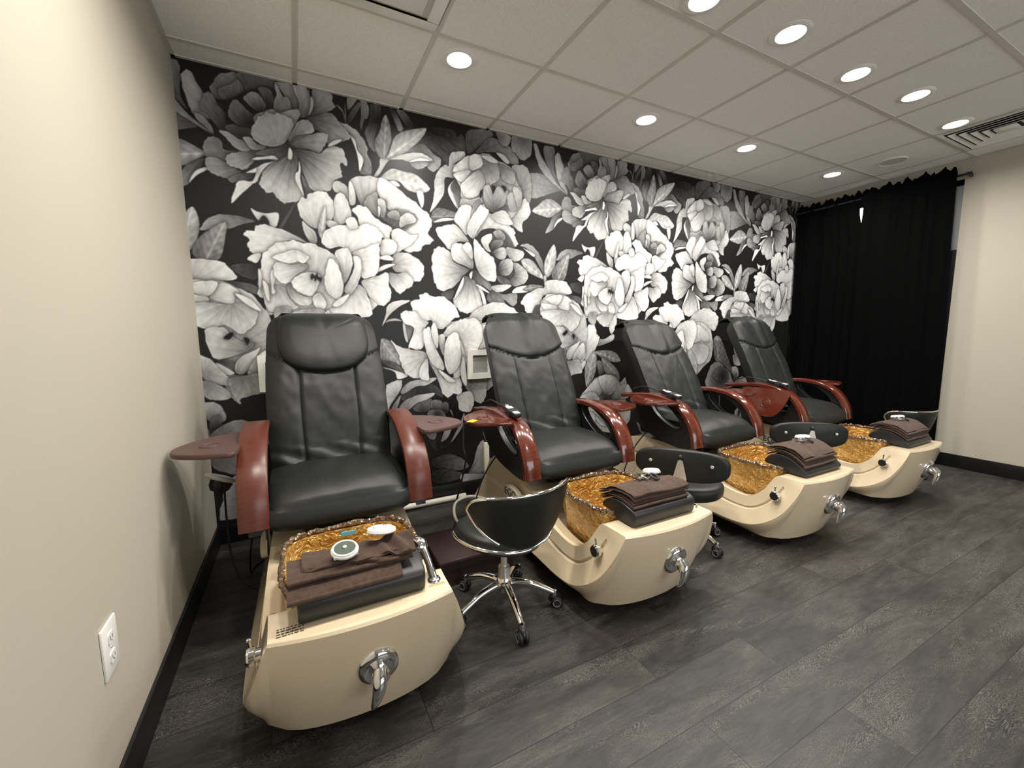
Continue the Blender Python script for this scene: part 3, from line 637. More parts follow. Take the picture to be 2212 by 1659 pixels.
def paint_mural(data, W=2335, Hh=2690, res=3.0):
    """One repeat of the peony wallpaper as a grid of sRGB-like tones (rows bottom to top)."""
    nx=int(round(W/res)); nz=int(round(Hh/res))
    rng=np.random.default_rng(7)
    img=np.full((nz,nx),.11)
    # fine paper grain and soft mottling, tiled over the repeat
    gx=np.arange(nx)/nx*2*np.pi; gz=np.arange(nz)/nz*2*np.pi
    mott=np.zeros((nz,nx))
    for k in range(40):
        a=rng.integers(1,60); b=rng.integers(-60,60)
        mott+=np.sin(a*gx[None,:]+b*gz[:,None]+rng.uniform(0,6.28))/40**.5
    def smooth(p,n=5):
        m=len(p); out=[]
        for i in range(m):
            p0,p1,p2,p3=p[i-1],p[i],p[(i+1)%m],p[(i+2)%m]
            for j in range(n):
                t=j/n
                out.append(.5*((2*p1)+(-p0+p2)*t+(2*p0-5*p1+4*p2-p3)*t*t+(-p0+3*p1-3*p2+p3)*t**3))
        return np.array(out)
    for line in data.strip().split('\n'):
        head,pts=line.split(';'); kind=head[0]; lo,hi=[float(v)/100 for v in head[1:].split(',')]
        P=np.array([[float(v) for v in a.split(',')] for a in pts.split()])
        base=P[0]; poly=smooth(P[1:])
        ext=np.linalg.norm(poly.max(0)-poly.min(0))
        if kind=='P' and hi>.4:      # ruffled petal rim
            d=poly-poly.mean(0); ph=rng.uniform(0,6.28,3); s=np.arange(len(poly))/len(poly)*2*np.pi
            amp=min(.010*ext,5)
            fr=rng.integers(9,17)
            rad=np.linalg.norm(poly-base,axis=1); w=np.clip(rad/rad.max(),0,1)
            n=d/np.maximum(np.linalg.norm(d,axis=1,keepdims=True),1)
            poly=poly+n*(amp*w*(np.sin(fr*s+ph[0])+.6*np.sin((2*fr+3)*s+ph[1])))[:,None]
        pad=26
        x0=int(np.floor((poly[:,0].min()-pad)/res)); x1=int(np.ceil((poly[:,0].max()+pad)/res))
        z0=max(0,int(np.floor((poly[:,1].min()-pad)/res))); z1=min(nz,int(np.ceil((poly[:,1].max()+pad)/res)))
        if z1<=z0: continue
        X,Z=np.meshgrid((np.arange(x0,x1)+.5)*res,(np.arange(z0,z1)+.5)*res)
        inside=np.zeros(X.shape,bool); d2=np.full(X.shape,1e9)
        A=poly; B=np.roll(poly,-1,0)
        for (ax,az),(bx,bz) in zip(A,B):
            if az!=bz:
                c=((az>Z)!=(bz>Z))&(X<(bx-ax)*(Z-az)/(bz-az)+ax); inside^=c
            L=(bx-ax)**2+(bz-az)**2
            if L<1e-6: continue
            t=np.clip(((X-ax)*(bx-ax)+(Z-az)*(bz-az))/L,0,1)
            d2=np.minimum(d2,(X-ax-t*(bx-ax))**2+(Z-az-t*(bz-az))**2)
        sd=np.sqrt(d2)*np.where(inside,-1,1)
        dx=X-base[0]; dz=Z-base[1]; r=np.sqrt(dx*dx+dz*dz); th=np.arctan2(dz,dx)
        rm=np.sqrt(((poly-base)**2).sum(1)).max()
        t=np.clip(r/rm,0,1)
        ph=rng.uniform(0,6.28,6)
        strk=(np.sin(th*19+ph[0]+1.5*np.sin(t*3+ph[4]))+.8*np.sin(th*37+ph[1]+2*t)+.6*np.sin(th*71+ph[2]+3*np.sin(t*5+ph[5]))+.5*np.sin(th*9+ph[3]))/2.9
        ii=np.arange(z0,z1); jj=np.arange(x0,x1)%nx
        mt=mott[np.ix_(ii,jj)]
        if kind=='F':
            v=lo+(hi-lo)*t+.015*mt
        elif kind=='L':
            tip=poly[np.argmax(((poly-base)**2).sum(1))]; ax_=(tip-base)/max(np.linalg.norm(tip-base),1)
            off=np.abs(-dx*ax_[1]+dz*ax_[0]); al=(dx*ax_[0]+dz*ax_[1])/max(np.linalg.norm(tip-base),1)
            v=lo+(hi-lo)*(.35+.65*np.clip(al,0,1)*.6+.2*np.cos(off/ext*9))
            v=v+.16*np.exp(-(off/(.012*ext+1.6))**2)-.05*np.cos((off*.9-al*ext*.55)/(.05*ext)*3.1)*.6+.05*mt
        else:
            s=t**.85; s=s*s*(3-2*s)
            v=lo+(hi-lo)*s
            v=v+strk*(.105*(1-.55*t))*(.35+.65*(hi-lo)/.5)+.02*mt
            v=v-.10*np.exp(-((sd+9)/11)**2)*(hi-.1)*(.5+.5*np.sin(th*7+ph[4]))  # soft fold along the rim
            v=v+.05*np.exp(-((sd+5)/4)**2)
        v=v-.20*np.exp(-((sd+.6)/2.0)**2)*min(1,hi+.15)
        old=img[np.ix_(ii,jj)]
        shade=old*(1-.40*np.exp(-np.clip(sd,0,None)/8.5))*1.0
        a=np.clip(.5-sd/res,0,1)
        img[np.ix_(ii,jj)]=np.where(a>0,old*0+shade*(1-a)+np.clip(v,.02,.97)*a,shade)
    return img


def mural_wall():
    img = paint_mural(MURAL)
    nz, nx = img.shape
    img = np.clip(img, .02, .96)
    xs = np.concatenate([np.arange(0, 2400, 3.6), np.arange(2400, 4000, 5.2), np.arange(4000, XE * 1000 + 6, 7.5)])
    xs[-1] = XE * 1000
    zs = np.arange(0, H * 1000 + 3.9, 3.9); zs[-1] = H * 1000
    fi = (xs / 3.0 - .5); i0 = np.floor(fi).astype(int); fx = fi - i0
    fz = np.clip(zs / 3.0 - .5, 0, nz - 1.001); k0 = np.floor(fz).astype(int); fzz = (fz - k0)[:, None]
    a = img[:, i0 % nx] * (1 - fx) + img[:, (i0 + 1) % nx] * fx
    s = a[k0] * (1 - fzz) + a[k0 + 1] * fzz
    s = np.clip(s, 0, 1)
    lin = np.where(s <= .04045, s / 12.92, ((s + .055) / 1.055) ** 2.4) * .86
    col = np.stack([lin * 1.0, lin * .985, lin * .965, np.ones_like(lin)], -1).astype(np.float32)
    NX, NZ = len(xs), len(zs)
    X, Z = np.meshgrid(xs / 1000, zs / 1000)
    co = np.stack([X, np.zeros_like(X), Z], -1).reshape(-1, 3).astype(np.float32)
    idx = np.arange(NX * NZ).reshape(NZ, NX)
    q = np.stack([idx[:-1, :-1], idx[:-1, 1:], idx[1:, 1:], idx[1:, :-1]], -1).reshape(-1, 4).astype(np.int32)
    me = bpy.data.meshes.new('wall_back'); n = len(q)
    me.vertices.add(len(co)); me.vertices.foreach_set('co', co.ravel())
    me.loops.add(n * 4); me.loops.foreach_set('vertex_index', q.ravel())
    me.polygons.add(n); me.polygons.foreach_set('loop_start', np.arange(0, n * 4, 4, dtype=np.int32))
    me.update(calc_edges=True)
    at = me.color_attributes.new('print', 'FLOAT_COLOR', 'POINT'); at.data.foreach_set('color', col.reshape(-1))
    me.materials.append(M['mural'])
    return struct(link('wall_back', me))
mural_wall()

# ------------------------------------------------------------------ ceiling fittings
trim_me = MB().lathe([(.062, .006), (.062, -.004), (.066, -.007), (.085, -.006), (.092, -.001), (.092, .002)], n=36).mesh('trim_ring', M['white'])
lens_me = MB().lathe([(.0, -.004), (.061, -.004), (.061, .0)], n=36).mesh('lens', M['lens'])
LL = ['recessed ceiling downlight nearest the left wall, above the first massage chair', 'recessed ceiling downlight in the row by the flowered wall, second from the left wall',
      'recessed ceiling downlight in the row by the flowered wall, third from the left wall', 'recessed ceiling downlight nearest the black curtains',
      'recessed ceiling downlight cut off by the top edge of the photo', 'large bright recessed downlight at upper right, first fully visible of the outer row',
      'recessed ceiling downlight in the outer row, just below the upper right one', 'recessed ceiling downlight in the outer row, second from the square louvre vent',
      'recessed ceiling downlight beside the corner of the square louvre vent']
for i, (lx, ly) in enumerate(LIGHTS + HIDDEN):
    t = thing('ceiling_downlight', LL[i] if i < len(LL) else 'unseen recessed ceiling downlight, assumed and added for its light', 'ceiling light', (lx, ly, H), 0, 'recessed ceiling downlights')
    link('trim_ring', trim_me, t); link('lens', lens_me, t)
def frame(b, h, wd, z0, z1):
    return b.box(-h, h, -h, -h + wd, z0, z1).box(-h, h, h - wd, h, z0, z1).box(-h, -h + wd, -h + wd, h - wd, z0, z1).box(h - wd, h, -h + wd, h - wd, z0, z1)
t = thing('ceiling_vent', 'square plaque air vent in the ceiling above the first chair', 'vent', (.878, -1.082, H), 0, 'ceiling air vents')
frame(MB(), .292, .055, -.012, 0).build('frame', M['white'], t, bevel=.003)
MB().box(-.237, .237, -.237, .237, -.003, -.001).build('duct_opening', M['grid'], t)
MB().box(-.205, .205, -.205, .205, -.022, -.006).build('plaque', M['white'], t, bevel=.004)
t = thing('ceiling_vent', 'square stepped louvre vent in the ceiling near the cream end wall', 'vent', (5.148, -1.692, H), 0, 'ceiling air vents')
frame(MB(), .292, .035, -.010, 0).build('frame', M['white'], t, bevel=.003)
MB().box(-.257, .257, -.257, .257, -.002, -.001).build('duct_opening', M['dark_hole'], t)
for h in (.243, .196, .149, .102):
    b = MB(); o = h - .026
    for r in range(4):
        q = MB().loft([[(-h, -h, -.016), (h, -h, -.016), (o, -o, -.004), (-o, -o, -.004)], [(-h, -h, -.013), (h, -h, -.013), (o, -o, -.001), (-o, -o, -.001)]])
        a = r * math.pi / 2; q.xform(lambda p: Vector((p.x * math.cos(a) - p.y * math.sin(a), p.x * math.sin(a) + p.y * math.cos(a), p.z)))
        b.add(q.v, q.f)
    b.build('louvre', M['white'], t)
MB().box(-.056, .056, -.056, .056, -.016, -.004).build('plaque', M['white'], t, bevel=.003)
t = thing('ceiling_speaker', 'flat round grey speaker grille in the ceiling above the curtains', 'speaker', (5.163, -1.03, H))
MB().lathe([(.0, -.007), (.088, -.006), (.09, -.004), (.09, 0)], n=36).build('grille', M['grid'], t)
MB().ring_tube(circ((0, 0, -.004), .095, 36), .006).build('rim', M['white'], t)

# ------------------------------------------------------------------ curtains on their rod
def curtain(y0, y1, seed, edge0=None, edge1=None, x0=5.585):
    rg = random.Random(seed); ph = [rg.uniform(0, 6.28) for _ in range(6)]; n = 110; rings = []
    tops = [rg.uniform(0, 1) for _ in range(n + 1)]
    for k in range(41):
        w_ = k / 40; z = .025 + (2.50 - .025) * min(w_ / .92, 1) if k <= 37 else 2.50 + (k - 37) * .032
        fr = []; bk = []
        for i in range(n + 1):
            u = i / n
            a0 = y0 + (edge0(z) if edge0 else 0); a1 = y1 + (edge1(z) if edge1 else 0)
            yy = a0 + (a1 - a0) * u
            amp = .015 + .008 * (1 - w_)
            xx = x0 + amp * (math.sin(u * 37 + ph[0] + 2.2 * math.sin(u * 7 + ph[4]) + .5 * math.sin(3 * w_ + ph[1])) * .6 + .8 * math.sin(u * 17 + ph[2] + 1.2 * w_) + .25 * math.sin(u * 83 + ph[3])) / 1.6
            zz = z
            if k > 37: zz = z + (k - 37) / 3 * .030 * (math.sin(u * 31 + ph[4]) * .5 + math.sin(u * 67 + ph[5]) * .5 + (tops[i] - .5) * .8); xx = x0 + (xx - x0) * .45 + (.016 if k == 38 else 0) * -1
            fr.append((xx - .003, yy, zz)); bk.append((xx + .003, yy, zz))
        rings.append(fr + bk[::-1])
    return MB().loft(rings)
gap = lambda z: max(0, 1 - abs((z - 2.44) / .05)) if z > 2.44 else max(0, (z - 2.17) / .27)
rod = thing('curtain_rod', 'thin black curtain rod running above the black curtains', 'curtain rod', (5.60, -.70, 2.535))
MB().tube([(0, .69, 0), (0, -.69, 0)], .010, 12).build('pole', M['panel'], rod)
for s in (-1, 1): MB().box(-.01, .088, s * .68 - .008, s * .68 + .008, -.012, .012).build('bracket', M['panel'], rod)
MB().lathe([(.010, 0), (.013, .004), (.013, .012), (.0, .016)], (0, -.69, 0), (0, -1, 0), 12).build('finial', M['panel'], rod)
a = curtain(-.668, -.03, 3, edge0=lambda z: .055 * gap(z), x0=5.612)
t = thing('curtain', 'black velvet curtain panel next to the flowered wall', 'curtain', (5.6, -.35, .02), 0, 'black curtains')
a.shift(-5.6, .35, -.02).build('cloth', M['velvet'], t, angle=80)
a = curtain(-1.322, -.648, 5, edge0=lambda z: -.042 * (1 - min(z, 2.5) / 2.5), edge1=lambda z: -.020 * gap(z), x0=5.575)
t = thing('curtain', 'black velvet curtain panel next to the plain cream wall', 'curtain', (5.6, -1.0, .02), 0, 'black curtains')
a.shift(-5.6, 1.0, -.02).build('cloth', M['velvet'], t, angle=80)

# ------------------------------------------------------------------ things on the walls
t = thing('wall_outlet', 'white wall outlet plate low on the cream wall at left', 'outlet', (0, -1.536, .436))
MB().box(.0, .006, -.046, .046, -.068, .068).build('cover_plate', M['white'], t, bevel=.0025)
for dz in (.026, -.026):
    r = MB().prism([(a * .0165 / .0165, b) for a, b in rrect(.0165, .0145, .007)], lambda p: (.005, p[0], p[1] + dz), lambda p: (.0085, p[0], p[1] + dz)).build('receptacle', M['white'], t)
    MB().box(.008, .0089, -.008, -.006, dz - .004, dz + .006).box(.008, .0089, .006, .008, dz - .004, dz + .005).box(.008, .0089, -.002, .002, dz - .010, dz - .006).build('slots', M['ink'], r)
MB().lathe([(.004, 0), (.003, .0015), (0, .0018)], (.006, 0, 0), (1, 0, 0), 12).build('screw', M['steel'], t)
for i, (bx, lab) in enumerate(((.275, 'white framed wall box half hidden behind the first massage chair'), (1.60, 'white framed wall box between the first two massage chairs'))):
    t = thing('wall_box', lab, 'wall box', (bx + .1, 0, .90), 0, 'white framed boxes on the flowered wall')
    b = MB(); 
    for (x0, x1, z0, z1) in ((-.1, -.062, 0, .215), (.062, .1, 0, .215), (-.062, .062, 0, .04), (-.062, .062, .175, .215)): b.box(x0, x1, -.03, -.0005, z0, z1)
    b.build('bezel', M['white'], t)
    MB().box(-.062, .062, -.012, -.0005, .04, .175).build('recess', M['grey'], t)
    MB().box(*((-.045, -.015, -.022, -.0005, -.76, 0) if i == 0 else (.022, .062, -.022, -.0005, -.79, -.50))).build('raceway', M['ivory'], t, bevel=.003)
t = thing('floor_pipe', 'white plastic pipe lying along the foot of the flowered wall', 'pipe', (1.1, -.04, 0))
MB().tube([(-.40, -.004, .020), (-.12, -.004, .020)], .017, 12).tube([(-.13, -.006, .022), (.45, -.006, .022)], .021, 12).build('pipe', M['ivory'], t)

# ------------------------------------------------------------------ pedicure massage chairs
OY = 1.0      # a unit's empty stands 1 m out from the flowered wall; its parts are written in distance from the wall
def up_(b): return b.shift(0, OY, 0)

STA = [((-.26, -.27, .055), (-.325, -.27, .11), (-.262, -.40, .40)), ((-.285, -.40, .055), (-.34, -.40, .11), (-.265, -.52, .425)),
       ((-.29, -.70, .055), (-.350, -.70, .11), (-.268, -.75, .43)), ((-.29, -.95, .055), (-.354, -.95, .11), (-.276, -.95, .40)),
       ((-.29, -1.10, .055), (-.357, -1.12, .11), (-.29, -1.08, .335)), ((-.29, -1.22, .055), (-.359, -1.25, .108), (-.297, -1.20, .29)),
       ((-.292, -1.33, .055), (-.359, -1.36, .107), (-.30, -1.33, .264)), ((-.296, -1.43, .055), (-.354, -1.47, .120), (-.297, -1.43, .268)),
       ((-.298, -1.485, .055), (-.342, -1.56, .165), (-.285, -1.50, .322)), ((-.298, -1.512, .055), (-.322, -1.63, .232), (-.27, -1.54, .39)),
       ((-.293, -1.53, .055), (-.298, -1.67, .305), (-.262, -1.565, .421)), ((-.284, -1.545, .055), (-.277, -1.695, .37), (-.258, -1.63, .424)),
       ((-.272, -1.556, .055), (-.259, -1.705, .416), (-.256, -1.702, .424))]
def tub_body():
    ns = 5
    B = crom([s[0] for s in STA], ns); Cc = crom([s[1] for s in STA], ns); T = crom([s[2] for s in STA], ns)
    iD = 10 * ns                                     # deck starts here
    nf = 14
    for k in range(1, nf):
        u = -1 + 2 * k / nf; bz = 1 - u * u
        B.append((.272 * u, -1.588 - .050 * bz + .032 * abs(u) ** 7, .055)); Cc.append((.259 * u, -1.705 - .036 * bz, .416)); T.append((.256 * u, -1.702 - .034 * bz, .424))
    nl = len(crom([s[0] for s in STA], ns))
    mir = lambda L: [(-x, y, z) for (x, y, z) in L[:nl]][::-1]
    B += mir(B); Cc += mir(Cc); T += mir(T); n = len(B)
    rows = []
    for k in range(11):
        q = k / 10; e = 1 - (1 - q) ** 1.5
        rows.append([(b[0] + (c[0] - b[0]) * e, b[1] + (c[1] - b[1]) * e, b[2] + (c[2] - b[2]) * q) for b, c in zip(B, Cc)])
    for k, q in enumerate((.25, .44, .50, .56, .62, .8, 1.0)):
        dent = .010 if k == 3 else 0
        r = []
        for i, (c, t) in enumerate(zip(Cc, T)):
            hgt = t[2] - c[2]; d = dent * sstep(.06, .14, hgt) * (1 if i < iD or i > n - iD else 0)
            bul = -.013 * math.sin(math.pi * q) * sstep(.03, .2, hgt)
            x = c[0] + (t[0] - c[0]) * q; sx = -1 if x < 0 else 1
            if nl <= i < n - nl: bul = 0; d = 0
            r.append((x + sx * (bul - d), c[1] + (t[1] - c[1]) * q, c[2] + hgt * q))
        rows.append(r)
    b = MB().loft(rows, closed=False, cap0=False, cap1=False)
    # rear end, deck and pedestal top between the two top edges
    col0 = [r[0] for r in rows]; col1 = [r[-1] for r in rows]
    b.loft([col0, col1], False, False, False)
    def strip(i0, i1):
        b.loft([[(T[i][0] + (T[n - 1 - i][0] - T[i][0]) * k / 8, T[i][1], T[i][2]) for k in range(9)] for i in range(i0, i1 + 1)], False, False, False)
    strip(0, 3 * ns + 2)
    half = n // 2
    dk = []
    for i in range(iD, half):
        dk.append([(T[i][0] + (T[n - 1 - i][0] - T[i][0]) * k / 10, T[i][1], T[i][2]) for k in range(11)])
    b.loft(dk, False, False, False)
    # walls down into the well and the ledges beside the bowl
    for i in (3 * ns + 2, iD):
        a = [(T[i][0] + (T[n - 1 - i][0] - T[i][0]) * k / 8, T[i][1], T[i][2]) for k in range(9)]
        b.loft([a, [(x * .86, y + (-.06 if i < 20 else .035), .15) for x, y, z in a]], False, False, False)
    for m in (lambda i: i, lambda i: n - 1 - i):
        ids = [m(i) for i in range(3 * ns + 2, iD + 1)]
        e0 = [T[i] for i in ids]; s = -1 if T[ids[0]][0] < 0 else 1
        e1 = [(s * (abs(x) - .018), y, z + .002) for x, y, z in e0]; e2 = [(s * (abs(x) - .075), y, z - .016) for x, y, z in e0]; e3 = [(s * .18, y, .10) for x, y, z in e0]
        b.loft([e0, e1, e2, e3], False, False, False)
    return up_(b)
def super_loop(hx, y0, y1, z, n=64, e=4.2):
    o = []; cy = (y0 + y1) / 2; hy = abs(y1 - y0) / 2
    for k in range(n):
        a = k / n * 2 * math.pi; c, s = math.cos(a), math.sin(a)
        o.append((hx * math.copysign(abs(c) ** (2 / e), c), cy + hy * math.copysign(abs(s) ** (2 / e), s), z))
    return o
def bowl_body():
    R = []
    for z, hx, y0, y1 in ((.16, .08, -1.26, -1.40), (.155, .15, -1.20, -1.46), (.175, .185, -1.165, -1.50), (.25, .205, -1.145, -1.53), (.35, .218, -1.13, -1.548), (.44, .227, -1.115, -1.562)):
        R.append(super_loop(hx, y0, y1, z))
    n_ = len(R)
    inn = []
    for z, hx, y0, y1 in ((.44, .217, -1.125, -1.552), (.35, .205, -1.14, -1.536), (.25, .192, -1.155, -1.518), (.19, .165, -1.185, -1.485), (.172, .10, -1.25, -1.42)):
        inn.append(super_loop(hx, y0, y1, z))
    out = []
    for i, r in enumerate(R + inn):
        out.append([(p[0] + .004 * math.sin(p[1] * 90 + p[2] * 70 + 3 * math.sin(p[0] * 40)), p[1] + .004 * math.sin(p[0] * 85 + p[2] * 80), p[2]) for p in r])
    # denser rows so the ripples read in the outline
    dense = []
    for a, c in zip(out[:-1], out[1:]):
        for k in range(4): dense.append([tuple(a[j][m] + (c[j][m] - a[j][m]) * k / 4 for m in range(3)) for j in range(len(a))])
    dense.append(out[-1])
    return up_(MB().loft(dense))
def bowl_rim():
    rg = random.Random(4); base = super_loop(.229, -1.113, -1.564, .450, 150); P = []; R = []
    for k, p in enumerate(base):
        P.append((p[0], p[1], p[2] + .004 * math.sin(k * .9))); R.append(.0098 + .0022 * math.sin(k * 2.1) + rg.uniform(-.001, .001))
    return up_(MB().ring_tube(P, R, 10))

# backrest: a thick padded slab leaning back
BK0 = (-.715, .60); BK1 = (-.345, 1.368)      # front face, bottom and top (distance from wall, height)
def back_pt(u, v, d=0.):
    hw = .262 + .022 * math.sin(math.pi * min(1, v * .9 + .15)) - .03 * sstep(.86, 1.0, v) * 1.0
    if v > .93: hw -= .03 * ((v - .93) / .07) ** 2
    y = BK0[0] + (BK1[0] - BK0[0]) * v; z = BK0[1] + (BK1[1] - BK0[1]) * v
    curve = .022 * math.sin(math.pi * v * 1.15)               # lumbar swell
    ny, nz = -.901, .434
    return Vector((u * hw, y + ny * (d + curve), z + nz * (d + curve)))
def seam_v(u): return .60 + .11 * u * u
def back_front(u, v, wr):
    h = .020 * (1 - abs(u) ** 6) - .012 * abs(u) ** 8
    ax = abs(u) * .28
    sv = seam_v(u)
    if v < sv: h -= .011 * math.exp(-((ax - .132) / .007) ** 2)
    h -= .012 * math.exp(-((v - sv) / .011) ** 2)
    if v > sv: h += .004
    if v > .9: h -= .045 * ((v - .9) / .1) ** 2
    w_ = mnoise.noise(Vector((u * 2.2 + wr, v * 5.5, wr * 3.1))) * .007 + mnoise.noise(Vector((u * 6 + v * 4, v * 13 + wr, 1.7))) * .0045 + mnoise.noise(Vector((u * 11 - v * 6, v * 22 + wr, 4.4))) * .002
    lower = .7 if v < sv else .5
    h += w_ * lower
    if v < .12: h += .006 * math.sin(u * 9 + v * 60)
    return h
def backrest(wr):
    nu, nv = 56, 72; fr = [[back_pt(-1 + 2 * i / nu, j / nv, back_front(-1 + 2 * i / nu, j / nv, wr)) for i in range(nu + 1)] for j in range(nv + 1)]
    bk = []
    for j in range(nv + 1):
        v = j / nv; r = []
        for i in range(nu + 1):
            u = -1 + 2 * i / nu; d = -.135 + .05 * abs(u) ** 5 + .06 * sstep(.85, 1, v) ** 2 - (.012 if False else 0)
            p = back_pt(u * .97, v, d); r.append(p)
        bk.append(r)
    return up_(MB().loft([a + b[::-1] for a, b in zip(fr, bk)]))
def headrest_flap():
    """leather head cover: lies over the top third, hangs to a shallow point, folds over the top edge"""
    nu, nv = 48, 22; fr = []; bk = []
    for j in range(nv + 1):
        t = j / nv; a = []; c = []
        for i in range(nu + 1):
            u = -1.02 + 2.04 * i / nu; sv = seam_v(u) + .008
            v = sv + (1.005 - sv) * t
            d = back_front(max(-1, min(1, u)), min(v, .999), 5.0) + .007 + .004 * math.sin(math.pi * t)
            w_ = mnoise.noise(Vector((u * 3.1, v * 4, 7.7))) * .012 + .007 * math.exp(-((u - .12 - .25 * (v - .7)) / .10) ** 2) - .008 * math.exp(-((u + .12) / .09) ** 2) * (1 - t)
            a.append(back_pt(u, v, d + w_)); c.append(back_pt(u, v, d - .012))
        fr.append(a); bk.append(c)
    for k, (dy, dz) in enumerate(((.02, .010), (.06, .008), (.105, -.012), (.115, -.035))):    # over the top edge
        a = [Vector((p.x * (1.0 + .01 * k), p.y + dy, p.z + dz + .004)) for p in fr[nv]]; fr.append(a)
        bk.append([Vector((p.x, p.y - .002, p.z - .010)) for p in a])
    return up_(MB().loft([a + b[::-1] for a, b in zip(fr, bk)]))
def head_pillow():
    """broad D-shaped pillow: flat top, round lower edge"""
    rings = []; out = []
    for k in range(40):      # round lower half
        a = math.pi + math.pi * k / 39; c, q = math.cos(a), math.sin(a)
        out.append((.81 * math.copysign(abs(c) ** .80, c), .785 + .228 * math.copysign(abs(q) ** .88, q)))
    for k in range(1, 9): out.append((.81 - .0 * (k / 8), .785 + .15 * k / 8))
    for k in range(9): a = math.pi / 2 * k / 8; out.append((.77 + .04 * math.cos(a), .935 + .045 * math.sin(a)))
    for k in range(1, 16): out.append((.77 - 1.54 * k / 16, .980))
    for k in range(9): a = math.pi / 2 + math.pi / 2 * k / 8; out.append((-.77 + .04 * math.cos(a), .935 + .045 * math.sin(a)))
    for k in range(1, 8): out.append((-.81 - .0 * (k / 8), .935 - .15 * k / 8))
    lev = [(1.0, .004), (1.0, .016), (.982, .026), (.945, .034), (.86, .041), (.66, .046), (.38, .048), (.1, .049)]
    for sc_, d in lev:
        r = []
        for (u, v) in out:
            uu = u * sc_; vv = .80 + (v - .80) * sc_
            base = .020 * (1 - abs(uu) ** 6) - (.045 * ((vv - .9) / .1) ** 2 if vv > .9 else 0)
            dd = d * (1 - .5 * sstep(.86, .98, vv)) - .005 * math.exp(-((vv - (.885 + .05 * uu * uu)) / .008) ** 2) * (1 if d > .03 else 0)
            dd += .003 * math.sin(uu * 17 + vv * 5) * math.exp(-((uu) / .35) ** 2) * (1 if d > .038 else 0)
            r.append(back_pt(uu, vv, base + dd))
        rings.append(r)
    return up_(MB().loft(rings))
def seat():
    prof = [(-.52, .47), (-.52, .60), (-.56, .622), (-.70, .628), (-.85, .628), (-.95, .622), (-1.02, .605), (-1.07, .575), (-1.10, .535), (-1.112, .50), (-1.110, .480), (-1.098, .464), (-1.075, .458), (-1.0, .456), (-.80, .456), (-.60, .46)]
    P = crom(prof, 4, True); rings = []
    for k in range(33):
        u = -1 + 2 * k / 32; e = abs(u) ** 8; r = []
        for (y, z) in P:
            crown = .010 * (1 - u * u) if z > .56 else 0
            yy = y + .02 * e * (1 if y < -.9 else 0); zz = z + crown - .020 * e * (1 if z > .55 else -.6)
            # piping line along the front corners
            if z > .56 and y < -.72:
                t = (-.72 - y) / .35; g_ = abs(u) - (.62 + .33 * min(t, 1.1)); zz -= .004 * math.exp(-(g_ / .02) ** 2)
            if z > .56: zz += .003 * mnoise.noise(Vector((u * 4, y * 9, 2.2)))
            r.append((u * .276, yy, zz))
        rings.append(r)
    return up_(MB().loft(rings))
ARM_A = [(-.40, .760), (-.53, .778), (-.65, .790), (-.73, .792), (-.86, .775), (-.965, .732), (-1.036, .66), (-1.082, .57), (-1.10, .478)]
ARM_B = [(-.62, .834), (-.68, .836), (-.74, .830), (-.81, .814), (-.893, .784), (-1.007, .715), (-1.075, .615), (-1.100, .49)]
def arm_band(prof, s, hw=.049, th=.030):
    P = crom(prof, 5); rings = []
    for i, (y, z) in enumerate(P):
        a = P[max(0, i - 1)]; c = P[min(len(P) - 1, i + 1)]; ty, tz = c[0] - a[0], c[1] - a[1]; L = math.hypot(ty, tz); ty /= L; tz /= L
        ny, nz = tz, -ty
        if nz < 0 and abs(nz) > .3 or (abs(nz) <= .3 and ny > 0): ny, nz = -ny, -nz
        r = []
        for (px, pn) in ((-hw, -.006), (-hw + .006, 0), (hw - .006, 0), (hw, -.006), (hw, -th + .004), (hw - .004, -th), (-hw + .004, -th), (-hw, -th + .004)):
            r.append((s * .324 + px, y + ny * pn, z + nz * pn))
        rings.append(r)
    return up_(MB().loft(rings))
def side_panel(prof, s, hole=True):
    top = [(y, z - .026) for y, z in crom(prof, 5)]
    low = crom([(-1.075, .478), (-1.03, .452), (-.88, .458), (-.68, .492), (-.54, .566), (-.46, .66)], 5)
    outline = top + low
    if not hole: 
        return up_(MB().prism(outline, lambda p: (s * .324 - .022, p[0] + .012 * (p[0] < -.9), p[1]), lambda p: (s * .324 + .022, p[0] + .012 * (p[0] < -.9), p[1])))
    hc = (-.815, .668); n = 56
    def ray(a):
        dx, dy = math.cos(a), math.sin(a); best = None; m = len(outline)
        for i in range(m):
            (x1, y1), (x2, y2) = outline[i], outline[(i + 1) % m]; ex, ey = x2 - x1, y2 - y1; den = dx * ey - dy * ex
            if abs(den) < 1e-9: continue
            t = ((x1 - hc[0]) * ey - (y1 - hc[1]) * ex) / den; w_ = ((x1 - hc[0]) * dy - (y1 - hc[1]) * dx) / den
            if t > 0 and -1e-6 <= w_ <= 1 + 1e-6 and (best is None or t > best): best = t
        return (hc[0] + dx * best, hc[1] + dy * best)
    o = []; h = []
    for k in range(n):
        a = k / n * 2 * math.pi; p = ray(a); o.append((p[0] + .012 * (p[0] < -.95), p[1]))
        c, q = math.cos(a), math.sin(a); ca, sa = math.cos(.50), math.sin(.50)
        # ellipse through this direction
        lx, ly = c * ca + q * sa, -c * sa + q * ca; rr = 1 / math.sqrt((lx / .165) ** 2 + (ly / .062) ** 2)
        h.append((hc[0] + c * rr, hc[1] + q * rr))
    x0, x1 = s * .324 - .022, s * .324 + .022
    rings = [[(x0, *p) for p in h], [(x0, *p) for p in o], [(x1, *p) for p in o], [(x1, *p) for p in h], [(x0, *p) for p in h]]
    b = MB().loft(rings, True, False, False)
    for x in (x0, x1): b.ring_tube([(x, *p) for p in h], .006, 6)
    return up_(b)
